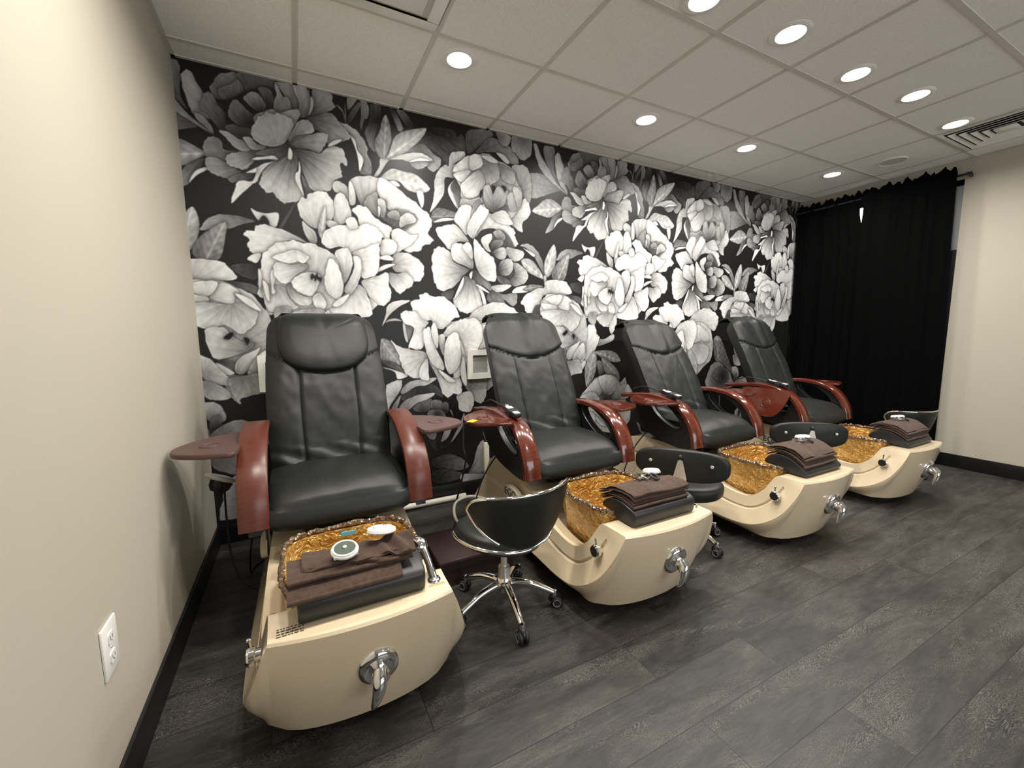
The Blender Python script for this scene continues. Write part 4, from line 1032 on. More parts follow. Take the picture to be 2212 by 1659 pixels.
TRAY = [(-.02, -.63), (0, -.565), (.06, -.582), (.14, -.65), (.198, -.74), (.216, -.82), (.197, -.885), (.13, -.935), (.05, -.962), (-.005, -.965), (-.02, -.90)]
def tray_pts(): return crom(TRAY, 5, True)
def tray(s, z=.760, dy=0):
    P = tray_pts(); xo = s * .373; rings = []
    c = (.08, -.78)
    for sc_, dz in ((.985, -.011), (1.0, -.007), (1.0, .003), (.985, .008), (.0, .008)):
        rings.append([(xo + s * (c[0] + (p[0] - c[0]) * sc_), dy + c[1] + (p[1] - c[1]) * sc_, z + dz) for p in P])
    b = MB().loft(rings, True, True, False)
    return b
def tray_hinge(s, z): return MB().box(min(s * .35, s * .40), max(s * .35, s * .40), -.80, -.72, z - .030, z - .008)
def cup_ring(s, z, dy=0):
    c = (s * .373 + s * .105, -.80 + dy, z + .0085)
    return MB().ring_tube(circ(c, .036, 32), .0035, 8).lathe([(0, .0003), (.033, .0003), (.034, 0)], c, n=32)
def front_valve(part):
    y = -1.713; zc = .258; xc = .02
    if part == 'e': b = MB().lathe([(.060, -.02), (.060, .002), (.055, .010), (.044, .015), (.036, .012), (.030, .012), (.0, .012)], (xc, y, zc), (0, -1, -.27), 32, 1.0, 1.12)
    else:
        b = MB().lathe([(.026, 0), (.027, .02), (.025, .034), (.018, .042), (0, .044)], (xc, y - .010, zc), (0, -1, -.24), 24)
        b.tube([(xc, y - .032, zc + .012), (xc - .004, y - .050, zc - .002), (xc - .010, y - .056, zc - .030), (xc - .018, y - .054, zc - .058), (xc - .026, y - .048, zc - .082), (xc - .029, y - .043, zc - .092)], [.020, .022, .019, .014, .008, .003], 14)
    return up_(b)
def jet_knob(part):
    c = (-.283, -1.585, .322)
    if part == 'k': b = MB().lathe([(.018, .0), (.019, .014), (.026, .017), (.027, .030), (.023, .036), (0, .037)], c, (-1, 0, 0), 24)
    else: b = MB().tube([(-.308, -1.585, .346), (-.311, -1.587, .372)], .0045, 8).lathe([(0, 0), (.006, .003), (.006, .008), (0, .011)], (-.311, -1.587, .370), (0, 0, 1), 10)
    return up_(b)
def sprayer(part):
    if part == 'h':
        b = MB().lathe([(0, -.024), (.026, -.022), (.031, -.008), (.028, .010), (.014, .026), (0, .03)], (.200, -1.515, .500), (-.45, .35, .80), 20)
        b.tube([(.208, -1.525, .498), (.214, -1.56, .478), (.218, -1.60, .452)], [.016, .013, .011], 12)
    else: b = MB().tube([(.217, -1.585, .46), (.220, -1.625, .425)], [.012, .015], 14).lathe([(.022, 0), (.022, .006), (.016, .012)], (.220, -1.628, .423), n=20)
    return up_(b)
CUSH = [(-1.655, .428), (-1.668, .436), (-1.673, .474), (-1.664, .494), (-1.63, .507), (-1.585, .514), (-1.54, .511), (-1.50, .498), (-1.475, .480), (-1.467, .465), (-1.478, .455), (-1.52, .448), (-1.57, .432)]
CUSHD = [(-1.655, .428), (-1.668, .432), (-1.673, .448), (-1.664, .462), (-1.63, .488), (-1.585, .512), (-1.54, .524), (-1.50, .522), (-1.465, .508), (-1.442, .484), (-1.436, .466), (-1.45, .456), (-1.50, .452), (-1.57, .434)]
def cushion(prof=CUSH):
    P = crom(prof, 3, True); rings = []
    for x, sc_ in ((-.182, .93), (-.178, .985), (-.172, 1), (-.06, 1), (.06, 1), (.172, 1), (.178, .985), (.182, .93)):
        rings.append([(x, -1.555 + (y + 1.555) * sc_, .482 + (z - .482) * sc_) for y, z in P])
    return up_(MB().loft(rings))
DOME = [False]
def cush_top(y):   # height of the footrest under a towel
    pts = [(-1.72, .448), (-1.664, .496), (-1.63, .508), (-1.585, .515), (-1.54, .512), (-1.50, .501), (-1.475, .486), (-1.43, .472), (-1.36, .462)]
    if DOME[0]: pts = [(-1.70, .430), (-1.664, .464), (-1.63, .489), (-1.585, .513), (-1.54, .525), (-1.50, .523), (-1.465, .510), (-1.44, .496), (-1.36, .470)]
    for (a, za), (b, zb) in zip(pts[:-1], pts[1:]):
        if a <= y <= b: return za + (zb - za) * (y - a) / (b - a)
    return pts[0][1] if y < pts[0][0] else pts[-1][1]
def text_mesh(body, size, ext, m):
    cu = bpy.data.curves.new('lettering', 'FONT'); cu.body = body; cu.size = size; cu.extrude = ext; cu.align_x = 'CENTER'; cu.align_y = 'CENTER'; cu.space_character = 1.1
    o = bpy.data.objects.new('lettering', cu); COL.objects.link(o); dg = bpy.context.evaluated_depsgraph_get()
    me = bpy.data.meshes.new_from_object(o.evaluated_get(dg)); bpy.data.objects.remove(o); me.materials.clear(); me.materials.append(m); return me

CACHE = {}
def part(key, fn, name, m, parent, **k):
    if key not in CACHE: CACHE[key] = fn().mesh(name, m, **k)
    return link(name, CACHE[key], parent)
def wire(pts, r=.0045): return up_(MB().tube(crom(pts, 8), r, 8))

CX = [.62, 1.858, 3.11, 4.35]
ULAB = ['black leather pedicure chair nearest the left wall, with a rounded head pillow',
        'black leather pedicure massage chair second from the left, with a yellow sticker on its tray',
        'black leather pedicure massage chair third from the left, between two low stools with round-ended backs',
        'black leather pedicure massage chair farthest right, beside the black curtains, left tray folded down']
UNITS = []
for i, cx in enumerate(CX):
    first = i == 0
    t = thing('pedicure_chair', ULAB[i], 'pedicure chair', (cx, -OY, 0), 0, 'pedicure massage chairs along the flowered wall'); UNITS.append(t)
    part('plinth', lambda: up_(MB().box(-.25, .25, -1.43, -.31, 0, .058)), 'plinth', M['dark_hole'], t)
    tub = part('tub', tub_body, 'foot_spa_base', M['cream'], t, angle=20)
    bowl = part('bowl', bowl_body, 'foot_bowl', M['amber'], t, angle=60)
    part('rim', bowl_rim, 'bowl_rim', M['rim'], bowl, angle=80)
    if first: part('tape', lambda: up_(MB().box(-.022, .036, -1.132, -1.129, .412, .428)), 'blue_tape', M['blue'], bowl)['label'] = 'strip of blue tape'
    part(f'cush{i > 1}', lambda: cushion(CUSHD if i > 1 else CUSH), 'footrest_pad', M['pad'], t, angle=50)
    v = part('valve', lambda: front_valve('e'), 'valve_escutcheon', M['chrome'], t); part('lever', lambda: front_valve('l'), 'valve_lever', M['chrome'], v, angle=50)
    v = part('knob', lambda: jet_knob('k'), 'jet_knob', M['chrome'], t); part('pin', lambda: jet_knob('p'), 'knob_pin', M['chrome'], v); part('kface', lambda: up_(MB().lathe([(.0225, 0), (.0225, .0022), (0, .003)], (-.283 - .0362, -1.585, .322), (-1, 0, 0), 24)), 'knob_face', M['panel'], v)
    v = part('spray', lambda: sprayer('h'), 'spray_head', M['chrome'], t, angle=60); part('sprayb', lambda: sprayer('b'), 'spray_socket', M['chrome'], v, angle=60)
    # oval name plate low on the left flank
    lp = part('plate', lambda: up_(MB().lathe([(0, .006), (.92, .006), (1, .002), (1, -.02)], (-.3215, -.83, .315), (-1, 0, 0), 40).xform(lambda p: Vector((p.x, -.83 + (p.y + .83) * .105, .315 + (p.z - .315) * .042)))), 'name_plate', M['logo_plate'], t)
    if 'ego' not in CACHE:
        me = text_mesh('EGO', .066, .0016, M['panel'])
        # reads from the left side: letters run towards the wall-to-front direction
        me.transform(Matrix(((0, 0, -1, -.3288), (-1, 0, 0, -.83 + OY), (0, 1, 0, .316), (0, 0, 0, 1)))); CACHE['ego'] = me
    link('lettering', CACHE['ego'], lp)
    # small print on the deck
    def notice():
        b = MB(); rg = random.Random(2)
        for r in range(4):
            x = -.236
            while x < -.170:
                w_ = rg.uniform(.004, .012); b.box(x, min(x + w_, -.168), -1.690 + r * .011, -1.6865 + r * .011 + (.0015 if r == 2 else 0), .4235, .4252); x += w_ + .003
        return up_(b)
    def brand():
        b = MB(); rg = random.Random(5); x = .196
        while x < .244: w_ = rg.uniform(.003, .006); b.box(x, x + w_ * .8, -1.660, -1.648 - rg.uniform(0, .003), .4235, .4252); x += w_ + .0018
        return up_(b)
    if first: part('notice', notice, 'printed_notice', M['ink'], t); part('brand', brand, 'gold_print', M['gold'], t)
    # chair on top
    part('post', lambda: up_(MB().box(-.16, .16, -1.0, -.55, .40, .47)), 'seat_carriage', M['panel'], t, bevel=.01)
    part('seat', seat, 'seat', M['leather'], t, angle=60)
    wr = (0.3, 2.1, 4.4, 8.2)[i]
    bk = part(f'back{i}', lambda: backrest(wr), 'backrest', M['leather'], t, angle=50)
    if i == 2:      # this one leans a little further back
        pv = Vector((0, OY - .69, .60)); bk.rotation_euler = (math.radians(-5), 0, 0); bk.location = pv - Matrix.Rotation(math.radians(-5), 3, 'X') @ pv
    if first: part('pillow', head_pillow, 'head_pillow', M['leather'], bk, angle=70)
    else: part('flap', headrest_flap, 'headrest_cover', M['leather'], bk, angle=70)
    prof = ARM_B if first else ARM_A; am = M['cherry2'] if first else M['cherry']; tz = .778 if first else .760
    for s in (-1, 1):
        ar = part(f'arm{first}{s}', lambda: arm_band(prof, s, .053 if first else .049), 'armrest', am, t, angle=45)
        part(f'panel{first}{s}', lambda: side_panel(prof, s, not first), 'arm_side_panel', M['panel'], t, angle=30)
        folded = i == 3 and s == -1
        trm = M['mauve'] if first else M['cherry']
        def tilt(b):
            if not folded: return up_(b)
            a = math.radians(72); c0 = (s * .385, 0, tz)
            b.xform(lambda p: Vector((c0[0] + s * ((s * (p.x - c0[0])) * math.cos(a) + (p.z - tz) * math.sin(a)), p.y - .02, tz - .035 + (p.z - tz) * math.cos(a) - (s * (p.x - c0[0])) * math.sin(a))))
            return up_(b)
        dy = -.04 if first else 0
        tr = part(f'tray{first}{s}{folded}', lambda: tilt(tray(s, tz, dy).shift(s * .014 if first else 0, 0, 0)), 'side_tray', trm, t, angle=40)
        if not folded: part(f'hinge{first}{s}', lambda: up_(tray_hinge(s, tz)), 'tray_hinge', M['panel'], tr)
        part(f'cup{first}{s}{folded}', lambda: tilt(cup_ring(s, tz, dy)), 'cup_recess', trm, tr, angle=60)
        if i == 1 and s == -1:
            part('sticker', lambda: up_(MB().box(-.030, .030, -.018, .018, 0, .0012).xform(lambda p: Vector((p.x * .8 - p.y * .6 - .560, p.x * .6 + p.y * .8 - .845, p.z + tz + .0084)))), 'yellow_sticker', M['yellow'], tr)['label'] = 'small yellow paper sticker'
    # wiring behind the left arm
    part('cord_a', lambda: wire([(-.30, -.62, .50), (-.36, -.55, .36), (-.40, -.50, .20), (-.42, -.46, .02), (-.40, -.38, .006), (-.33, -.30, .006)]), 'power_cord', M['rubber'], t)
    if first:
        part('cord_b', lambda: wire([(-.47, -.66, .56), (-.475, -.64, .38), (-.47, -.64, .20), (-.43, -.70, .11), (-.36, -.80, .10), (-.31, -.86, .18), (-.30, -.88, .40)]), 'handset_cord', M['rubber'], t)
    else:
        part('cord_c', lambda: wire([(-.44, -.40, .70), (-.455, -.42, .52), (-.45, -.44, .42), (-.47, -.36, .20), (-.48, -.25, .01)], .006), 'handset_cord', M['rubber'], t)
    if i == 1:
        part('hose', lambda: wire([(-.32, -.50, .16), (-.42, -.42, .17), (-.52, -.42, .14), (-.54, -.50, .06), (-.46, -.60, .012), (-.34, -.62, .03)], .009), 'drain_hose', M['ivory'], t)

# ------------------------------------------------------------------ rolling stools (local +y is the way the sitter faces)
def leg_bm(a):
    c, s = math.cos(a), math.sin(a)
    pr = [(.022, .118), (.06, .121), (.12, .112), (.18, .088), (.222, .068)]
    P = crom([(r, 0, z) for r, z in pr], 5)
    b = MB().tube(P, [.019 - .006 * k / (len(P) - 1) for k in range(len(P))], 12).lathe([(.0, .020), (.012, .016), (.014, .0), (.012, -.014)], (.226, 0, .062), n=12)
    return b.xform(lambda p: Vector((p.x * c - p.y * s, p.x * s + p.y * c, p.z)))
def caster_bm(a, what):
    c, s = math.cos(a), math.sin(a)
    if what == 'w':
        b = MB()
        for d in (-1, 1): b.lathe([(.0, 0), (.020, .0), (.025, .004), (.025, .014), (.020, .019), (.0, .016)], (.236, d * .004, .0255), (0, d, 0), 20)
    elif what == 'h': b = MB().lathe([(.027, -.016), (.030, -.008), (.030, .008), (.027, .016)], (.229, 0, .034), (0, 1, 0), 18); b.xform(lambda p: Vector((p.x, p.y * .55, max(p.z, .030))))
    else:
        b = MB()
        for d in (-1, 1): b.ring_tube([(.236 + .016 * math.cos(k / 20 * 6.2832), d * .0215, .0255 + .016 * math.sin(k / 20 * 6.2832)) for k in range(20)], .0022, 6)
    return b.xform(lambda p: Vector((p.x * c - p.y * s, p.x * s + p.y * c, p.z)))
SZ = .385      # seat height
SZB = .362
def seat_pad(kind):
    rings = []; n = 56
    for r_, z in ((.55, -.052), (.93, -.050), (.985, -.036), (1.0, -.018), (.985, .002), (.93, .013), (.8, .018), (.5, .016), (.0, .012)):
        r = []
        for k in range(n):
            a = k / n * 2 * math.pi; c, s = math.cos(a), math.sin(a)
            rad = .205 * (1 + .06 * math.cos(2 * a) - (.05 * max(0, s) ** 3 if kind == 'a' else 0))
            zz = z + (.030 * c * c * r_ if kind == 'a' else .0)      # saddle sides
            r.append((rad * r_ * c, rad * r_ * s * .98, (SZ if kind == 'a' else SZB - .010 * (z < -.03)) + zz))
        rings.append(r)
    return MB().loft(rings)
def seat_trim(): 
    P = []
    for k in range(41):
        a = math.radians(165 + 150 * k / 40); c, s = math.cos(a), math.sin(a); rad = .212 * (1 + .06 * math.cos(2 * a))
        P.append((rad * c, rad * s * .98, SZ - .022 + .030 * c * c))
    return MB().tube(P, .0070, 10)
def shell_outline(u):      # half-moon backrest: straight top, round bottom
    e = abs(u)
    zt = .622 - .050 * e ** 10; zb = .378 + .150 * e ** 2.2 + .035 * e ** 12
    return zb, zt
def shell_pt(u, q, off):
    a = -math.pi / 2 + u * math.radians(58); zb, zt = shell_outline(u); z = zb + (zt - zb) * q
    R = .228 + off + .055 * (z - .38) / .23
    return (R * math.cos(a) * 1.02, -.0 + R * math.sin(a) * .92, z)
def shell_back():
    rings = []
    for i in range(45):
        u = -1 + 2 * i / 44; th = .022 * (1 - abs(u) ** 8) + .004; r = []
        for k in range(15): q = k / 14; r.append(shell_pt(u, q, th * math.sin(math.pi * min(max(q, .0), 1)) ** .4 * .5))
        for k in range(14, -1, -1): q = k / 14; r.append(shell_pt(u, q, -th * (math.sin(math.pi * q) ** .4) * .9 - .004))
        rings.append(r)
    return MB().loft(rings)
def shell_trim():
    P = [shell_pt(-1 + 2 * k / 60, 1.0, 0) for k in range(61)]
    tail = [shell_pt(-1 + .45 * k / 20, 0.0, 0) for k in range(21)]
    tail2 = [shell_pt(1 - .12 * k / 8, 0.0, 0) for k in range(9)]
    mid = [shell_pt(-1, q / 6, 0) for q in range(1, 6)]; mid2 = [shell_pt(1, q / 6, 0) for q in range(5, 0, -1)]
    return MB().tube(tail[::-1] + mid + P + mid2 + tail2, .0062, 10)
def pad_back():
    n = 60; rings = []
    for sc_, d in ((.0, .0), (.90, .0), (.97, .004), (1.0, .014), (1.0, .026), (.96, .038), (.86, .046), (.5, .052), (.0, .054)):
        r = []
        for k in range(n):
            a = k / n * 2 * math.pi; c, s = math.cos(a), math.sin(a)
            x = .243 * math.copysign(abs(c) ** .62, c) * sc_; z = .088 * math.copysign(abs(s) ** .66, s) * sc_
            if z > 0: z *= 1 - .10 * (x / .243) ** 2
            r.append((x, -.225 + d + .55 * x * x, .518 + z))
        rings.append(r)
    return MB().loft(rings)
def bracket():
    b = MB(); out = [(-.034, .335), (.034, .335), (.034, .455), (.012, .548), (.0, .555), (-.012, .548), (-.034, .455)]
    b.prism(out, lambda p: (p[0], -.2275, p[1]), lambda p: (p[0], -.2335, p[1]))
    b.box(-.034, .034, -.233, -.06, SZB - .058, SZB - .050)
    b.box(-.034, .034, -.2335, -.2275, SZB - .058, .34)
    return b
def screws(): 
    b = MB()
    for x, z in ((-.155, .53), (.155, .53), (-.02, .44), (.02, .44)):
        y = -.227 + .55 * x * x - (.006 if abs(x) < .05 else 0); b.lathe([(.009, -.002), (.009, .003), (.006, .005), (0, .005)], (x, y, z), (0, -1, 0), 12)
    return b
def top_knob(): return MB().lathe([(.010, 0), (.012, .010), (.006, .017), (0, .018)], (0, -.225, .570), (0, -1, 0), 14)
STOOLS = [('a', (1.25, -1.315), 4, 'black rolling stool with chrome-edged curved back, between the two nearest chairs', 0.0),
          ('b', (2.461, -1.252), -55, 'black rolling stool with pill-shaped back and metal bracket behind the second foot rest', .2),
          ('b', (3.745, -1.175), -40, 'black rolling stool with pill-shaped back and metal bracket behind the third foot rest', .5),
          ('a', (5.02, -1.27), -24, 'black rolling stool with silver-edged back behind the farthest towels, against the cream wall', .3)]
for i_, (kind, (sx, sy), rz, lab, ph) in enumerate(STOOLS):
    t = thing('rolling_stool', lab, 'stool', (sx, sy, 0), math.radians(rz), 'rolling pedicure stools')
    if i_ == 3: t.scale = (.93, .93, .93)
    part('st_seat' + kind, lambda: seat_pad(kind), 'seat', M['leather'], t, angle=60)
    if kind == 'a':
        part('st_trim', seat_trim, 'seat_trim', M['chrome'], t, angle=60)
        bk = part('st_shell', shell_back, 'backrest', M['leather'], t, angle=60); part('st_shtrim', shell_trim, 'back_trim', M['chrome'], bk, angle=60)
    else:
        bk = part('st_pad', pad_back, 'backrest', M['leather'], t, angle=60); part('st_br', bracket, 'back_bracket', M['steel'], t)
        part('st_scr', screws, 'back_screws', M['steel'], bk); part('st_kn', top_knob, 'bracket_knob', M['rubber'], bk)
    part('st_col', lambda: MB().lathe([(.026, .10), (.026, .20), (.0145, .202), (.0145, .300), (.06, .302), (.06, .312)], n=20), 'gas_column', M['steel'], t)
    part('st_hub', lambda: MB().lathe([(.030, .085), (.036, .090), (.036, .135), (.028, .150), (.027, .150)], n=28), 'hub', M['chrome'], t)
    for k in range(5):
        a = math.radians(-98 + 72 * k - rz) + ph
        key = round(math.degrees(a) % 360, 2)
        lg = part(f'leg{key}', lambda: leg_bm(a), 'leg', M['chrome'], t, angle=60)
        wh = part(f'cw{key}', lambda: caster_bm(a, 'w'), 'caster_wheel', M['rubber'], lg); part(f'ch{key}', lambda: caster_bm(a, 'h'), 'caster_hood', M['panel'], lg)
        part(f'cr{key}', lambda: caster_bm(a, 'r'), 'wheel_ring', M['grey'], lg)

# ------------------------------------------------------------------ wooden step
t = thing('wooden_step', 'low dark brown wooden step box behind the nearest rolling stool', 'step', (1.235, -.90, 0))
MB().box(-.205, .205, -.165, .165, .115, .140).build('top_board', M['wood_dark'], t, bevel=.004)
for n_, d in (('side_panel', (-.195, -.175, -.155, .155)), ('side_panel', (.175, .195, -.155, .155)), ('front_panel', (-.175, .175, -.155, -.137)), ('back_panel', (-.175, .175, .137, .155))):
    MB().box(*d, 0, .115).build(n_, M['wood_dark'], t)

# ------------------------------------------------------------------ folded towels on the foot rests
def towel(x0, x1, y0, y1, layers, z_off, seed, th=.0085, skew=0., slack=.006):
    """one towel folded into several layers that follow the curve of the pad; all folds in one mesh"""
    b = MB(); nx, ny = 26, 22
    def srf(k, u, v):
        x = x0 + (x1 - x0) * u; y = y0 + (y1 - y0) * v
        nz_ = mnoise.noise(Vector((x * 9 + seed, y * 9, k * .35 + seed))) * slack * 1.5 + mnoise.noise(Vector((x * 22, y * 24 + seed, k * 1.7))) * slack * .6
        return x + skew * (y - y0), y, cush_top(y) + .003 + z_off + k * th + nz_ * sstep(0, 2.5, k + 1)
    for L in range(layers):
        jx0 = .004 * math.sin(L * 2.3 + seed); jx1 = .003 * math.sin(L * 1.7 + seed * 2); jy = .004 * math.sin(L * 2.9 + seed)
        rings = []
        for i in range(nx + 1):
            u = i / nx; r = []; e = 1 - abs(2 * u - 1) ** 14
            for j in range(ny + 1):
                v = j / ny; x, y, z = srf(L, u, v)
                ed = (1 - abs(2 * v - 1) ** 10) ** .5 if abs(2 * v - 1) < 1 else 0
                r.append((x + jx0 * (1 - u) + jx1 * u, y + jy, z + th * .92 * (.5 + .42 * ed * (.4 + .6 * e))))
            for j in range(ny, -1, -1):
                v = j / ny; x, y, z = srf(L, u, v)
                ed = (1 - abs(2 * v - 1) ** 10) ** .5 if abs(2 * v - 1) < 1 else 0
                r.append((x + jx0 * (1 - u) + jx1 * u, y + jy, z + th * .92 * (.5 - .42 * ed * (.4 + .6 * e))))
            rings.append(r)
        b.loft(rings)
    # rolled fold along the front edge joining the layers in pairs
    for L in range(0, layers - 1, 2):
        P = []
        for i in range(nx + 1):
            x, y, z = srf(L + .5, i / nx, 0); P.append((x, y - .001, z + th * .5))
        b.tube(P, th * .93, 10)
    return b
def towel_thing(cx, lab, bm, base, grp='folded brown towels on the foot rests', rz=0):
    t = thing('folded_towel', lab, 'towel', (cx, base[0], base[1]), 0, grp)
    bm.shift(0, -base[0], -base[1]).build('cloth', M['towel'], t, angle=55); return t
WHO = ['nearest', 'second', 'third', 'farthest']
# first chair: a loose towel lying askew, a second one bunched up on it
def ruffled(x0, x1, y0, y1, z_off, seed, amp):
    b = MB(); nx, ny = 70, 34; top = []; bot = []
    def zz(x, y, u, v):
        w_ = amp * (.6 * mnoise.noise(Vector((x * 10 + seed, y * 6, 0))) + .5 * mnoise.noise(Vector((x * 19, y * 13 + seed, 3))))
        w_ += amp * 1.2 * sstep(.62, .80, u) * (math.sin(u * 34 + v * 6 + seed) * .5 + .5) * (.55 + .45 * math.sin(v * 5))
        return cush_top(y) + z_off + max(w_, -.004)
    for i in range(nx + 1):
        u = i / nx; a = []; c = []
        for j in range(ny + 1):
            v = j / ny
            x = x0 + (x1 - x0) * u; y = y0 + (y1 - y0) * v + .030 * (u - .5) * -1 + .006 * math.sin(u * 17 + seed) * (1 - v)
            z = zz(x, y, u, v); a.append((x, y, z + .008)); c.append((x, y + .001, z))
        top.append(a); bot.append(c)
    b.loft([a + c[::-1] for a, c in zip(top, bot)])
    return b
b = towel(-.205, .110, -1.672, -1.43, 2, .0, 1.3, .008, .10, .004)
towel_thing(CX[0], 'brown towel lying under the crumpled one on the foot rest nearest the left wall', b, (-1.555, .54))
b = towel(-.200, .150, -1.635, -1.425, 2, .019, 8.1, .0075, -.03, .006); r = ruffled(-.165, .162, -1.625, -1.43, .036, 2.4, .020); b.add(r.v, r.f)
for q, zf in enumerate((.030, .038, .046)):      # turned-up hems along the front
    b.tube([(-.16 + .31 * k / 30, -1.628 + .006 * q + .007 * math.sin(k * .5 + q) - .03 * (k / 30 - .5), cush_top(-1.625) + zf + .004 * math.sin(k * .37 + q * 2)) for k in range(31)], .0058, 8)
towel_thing(CX[0], 'crumpled brown towel with hemmed folds, uppermost on the foot rest nearest the left wall', b, (-1.555, .58))
for i in (1, 2, 3):
    sd = i * 3.7
    DOME[0] = i > 1
    if i == 1: lo, hi = (3, 4), .0068
    else: lo, hi = (3, 3), .0085
    b = towel(-.176, .150, -1.655, -1.435, lo[0], .0, sd, hi, .02, .003)
    towel_thing(CX[i], f'brown folded towel at the bottom of the pair on the {WHO[i]} foot rest', b, (-1.555, .54))
    b = towel(-.168, .158, -1.648, -1.43, lo[1], lo[0] * hi + .0045, sd + 5, hi, -.03, .007)
    towel_thing(CX[i], f'brown folded towel on top of the pair on the {WHO[i]} foot rest', b, (-1.555, .57))

# ------------------------------------------------------------------ small spa fittings lying on the towels
def disc_cap(kind):
    b = MB().lathe([(.0, 0), (.036, 0), (.040, .004), (.040, .010), (.037, .013), (.037, .016), (.033, .018), (.031, .016), (.031, .009), (0, .009)], n=36)
    return b
def place(name, lab, cat, loc, grp, tilt=(0, 0), rz=0):
    t = thing(name, lab, cat, loc, rz, grp); t.rotation_euler = (math.radians(tilt[0]), math.radians(tilt[1]), math.radians(rz)); return t
def cap_with_lens(t, dark):
    part('cap', lambda: disc_cap(0), 'cap_ring', M['white'], t)
    if dark:
        part('caplens', lambda: MB().lathe([(0, .0165), (.022, .0165), (.030, .0160), (.030, .010)], n=32), 'lens', M['lensglass'], t)
        part('caphub', lambda: MB().lathe([(.006, .016), (.006, .021), (0, .022)], n=12), 'hub', M['steel'], t)
    else:
        part('capface', lambda: MB().lathe([(0, .0172), (.024, .0172), (.031, .0165), (.031, .010)], n=32), 'face', M['white'], t)
        part('capspoke', lambda: MB().box(-.026, .026, -.0012, .0012, .0170, .0185).box(-.0012, .0012, -.026, .002, .0170, .0185), 'spokes', M['grey'], t)
    def clips():
        b = MB()
        for a in (.6, 1.7, 3.5, 5.3): b.box(.036 * math.cos(a) - .006, .036 * math.cos(a) + .006, .036 * math.sin(a) - .003, .036 * math.sin(a) + .003, 0, .008)
        return b
    part('clips', clips, 'clips', M['white'], t)
t = place('jet_disc', 'round white jet cap with a dark clear centre, on the crumpled towel', 'jet cap', (CX[0] - .045, -1.592, .575), 'jet caps on the towels', (12, -4), 20); cap_with_lens(t, True)
t = place('jet_disc', 'oval white jet cap turned face down, on the crumpled towel near the chrome sprayer', 'jet cap', (CX[0] + .072, -1.548, .592), 'jet caps on the towels', (-6, 10), 15)
MB().lathe([(0, .0), (.036, 0), (.041, .005), (.039, .013), (.030, .018), (0, .020)], n=36).xform(lambda p: Vector((p.x * 1.18, p.y * .92, p.z))).build('cap_shell', M['white'], t)
b = MB()
for k, (x, y) in enumerate(((.012, .012), (.018, .006), (.010, .003), (-.03, -.006))): b.lathe([(.0022, .0), (.0022, .0015), (0, .002)], (x, y, .0186), n=8)
b.build('vent_holes', M['ink'], t)
def impeller():
    b = MB(); b.lathe([(0, 0), (.022, 0), (.024, .006), (.012, .010), (.011, .018), (.0, .02)], n=20)
    for k in range(6):
        a = k / 6 * 6.2832; c, s = math.cos(a), math.sin(a)
        q = MB().box(.010, .036, -.003, .003, .004, .016); q.xform(lambda p: Vector((p.x * c - p.y * s, p.x * s + p.y * c, p.z))); b.add(q.v, q.f)
        b.lathe([(.0, .0), (.007, .002), (.007, .009), (0, .011)], (.034 * c, .034 * s, .001), n=10)
    return b
for i in (1, 2, 3):
    zt = (.566, .578, .578)[i - 1]
    t = place('jet_disc', f'round white jet cap with spokes on the towels of the {WHO[i]} foot rest', 'jet cap', (CX[i] + .085, -1.50, zt + .006), 'jet caps on the towels', (-9, 4), 10 * i); cap_with_lens(t, False)
    t = place('jet_impeller', f'silver jet impeller on the towels of the {WHO[i]} foot rest', 'jet impeller', (CX[i] - .01, -1.535, zt + .006), 'jet impellers on the towels', (-3, 5), 30 * i)
    part('imp', impeller, 'impeller', M['chrome'], t)
    t = place('rubber_ring', f'small black ring beside the silver jet impeller on the {WHO[i]} foot rest', 'ring', (CX[i] + .045, -1.555, zt + .008), 'black rings on the towels', (20, 12), 0)
    part('rring', lambda: MB().ring_tube(circ((0, 0, .004), .020, 28), .0055, 10), 'ring', M['rubber'], t)

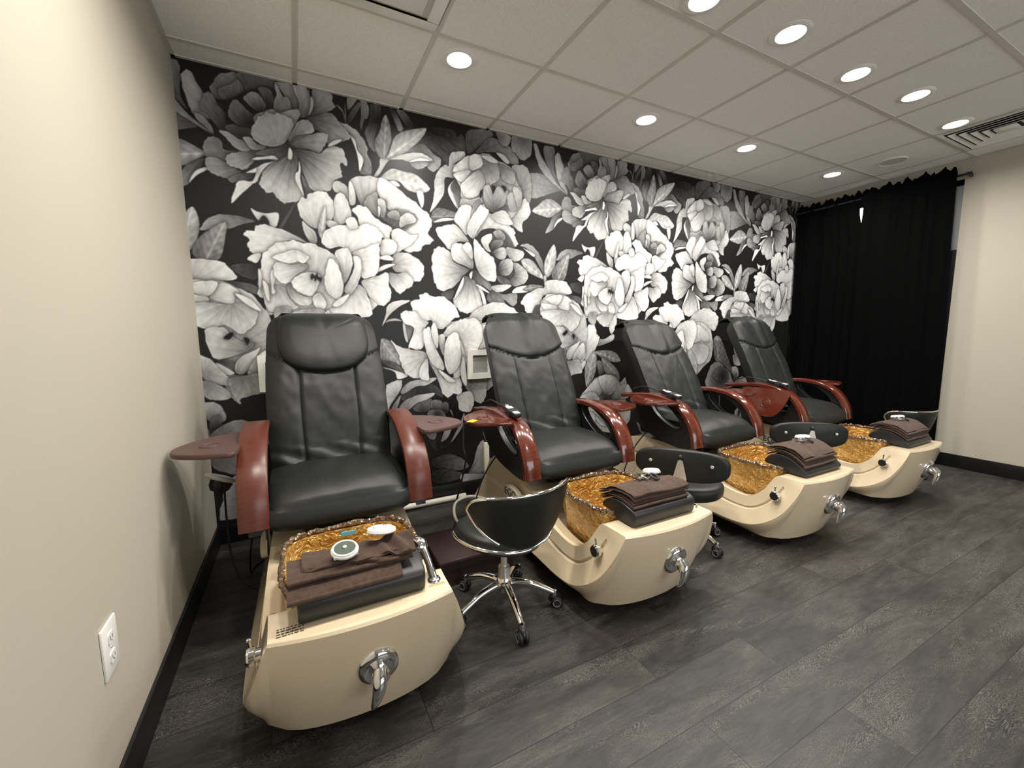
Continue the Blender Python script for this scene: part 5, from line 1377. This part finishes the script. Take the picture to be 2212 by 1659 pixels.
# ------------------------------------------------------------------ massage handsets
def handset(t, gold=False):
    P = rrect(.026, .085, .014)
    part('hs_body', lambda: MB().loft([[(x * k, y * k2, z) for x, y in P] for k, k2, z in ((.86, .96, 0), (1, 1, .006), (1, 1, .018), (.9, .97, .024))]), 'body', M['panel'], t)
    part('hs_screen', lambda: MB().box(-.019, .019, .012, .050, .0235, .0252), 'label_panel', M['screen'], t)
    part('hs_keys', lambda: MB().box(-.019, .019, -.080, -.040, .0235, .0252), 'keypad', M['grey'], t)
    def btn():
        b = MB()
        for x in (-.010, 0, .010):
            for y in (-.072, -.060, -.048): b.box(x - .003, x + .003, y - .003, y + .003, .025, .0265)
        return b
    part('hs_btn', btn, 'buttons', M['white'], t)
    part('hs_dome', lambda: MB().lathe([(.012, 0), (.010, .003), (0, .004)], (0, .068, .0235), n=16), 'power_button', M['steel'], t)
    part('hs_strap', lambda: MB().box(-.030, .030, -.034, .006, -.010, .0262).box(-.030, .030, -.034, .006, -.010, .0262), 'strap', M['rubber'], t, bevel=.002)
for i in (1, 2, 3):
    t = thing('handset', f'black massage handset strapped to the left armrest of the {WHO[i]} chair', 'remote control', (CX[i] - .322, -.845, .789), math.radians(-4), 'handsets on the armrests')
    t.rotation_euler = (math.radians(9), 0, math.radians(-3))
    handset(t)
    part('hs_cord', lambda: MB().tube(crom([(-.01, .085, .010), (-.025, .16, .012), (-.03, .25, .004), (-.022, .36, -.045)], 8), .0045, 8), 'cord', M['rubber'], t)
t = thing('handset', 'pale gold-rimmed oval massage handset hanging outside the armrest by the left wall', 'remote control', (CX[0] - .490, -.62, .575))
t.rotation_euler = (math.radians(0), math.radians(28), math.radians(25))
MB().lathe([(0, -.006), (.055, -.004), (.066, .004), (.066, .010), (.058, .016), (0, .019)], n=36).xform(lambda p: Vector((p.x, p.y * .62, p.z))).build('body', M['ivory'], t)
MB().lathe([(0, .0188), (.040, .0188), (.050, .0172), (.050, .012)], n=36).xform(lambda p: Vector((p.x, p.y * .60, p.z))).build('label_panel', M['white'], t)
MB().lathe([(.03, -.055), (.045, -.035), (.05, -.008), (.045, -.005)], (.012, 0, 0), n=20).xform(lambda p: Vector((p.x, p.y * .55, p.z))).build('holder', M['panel'], t)
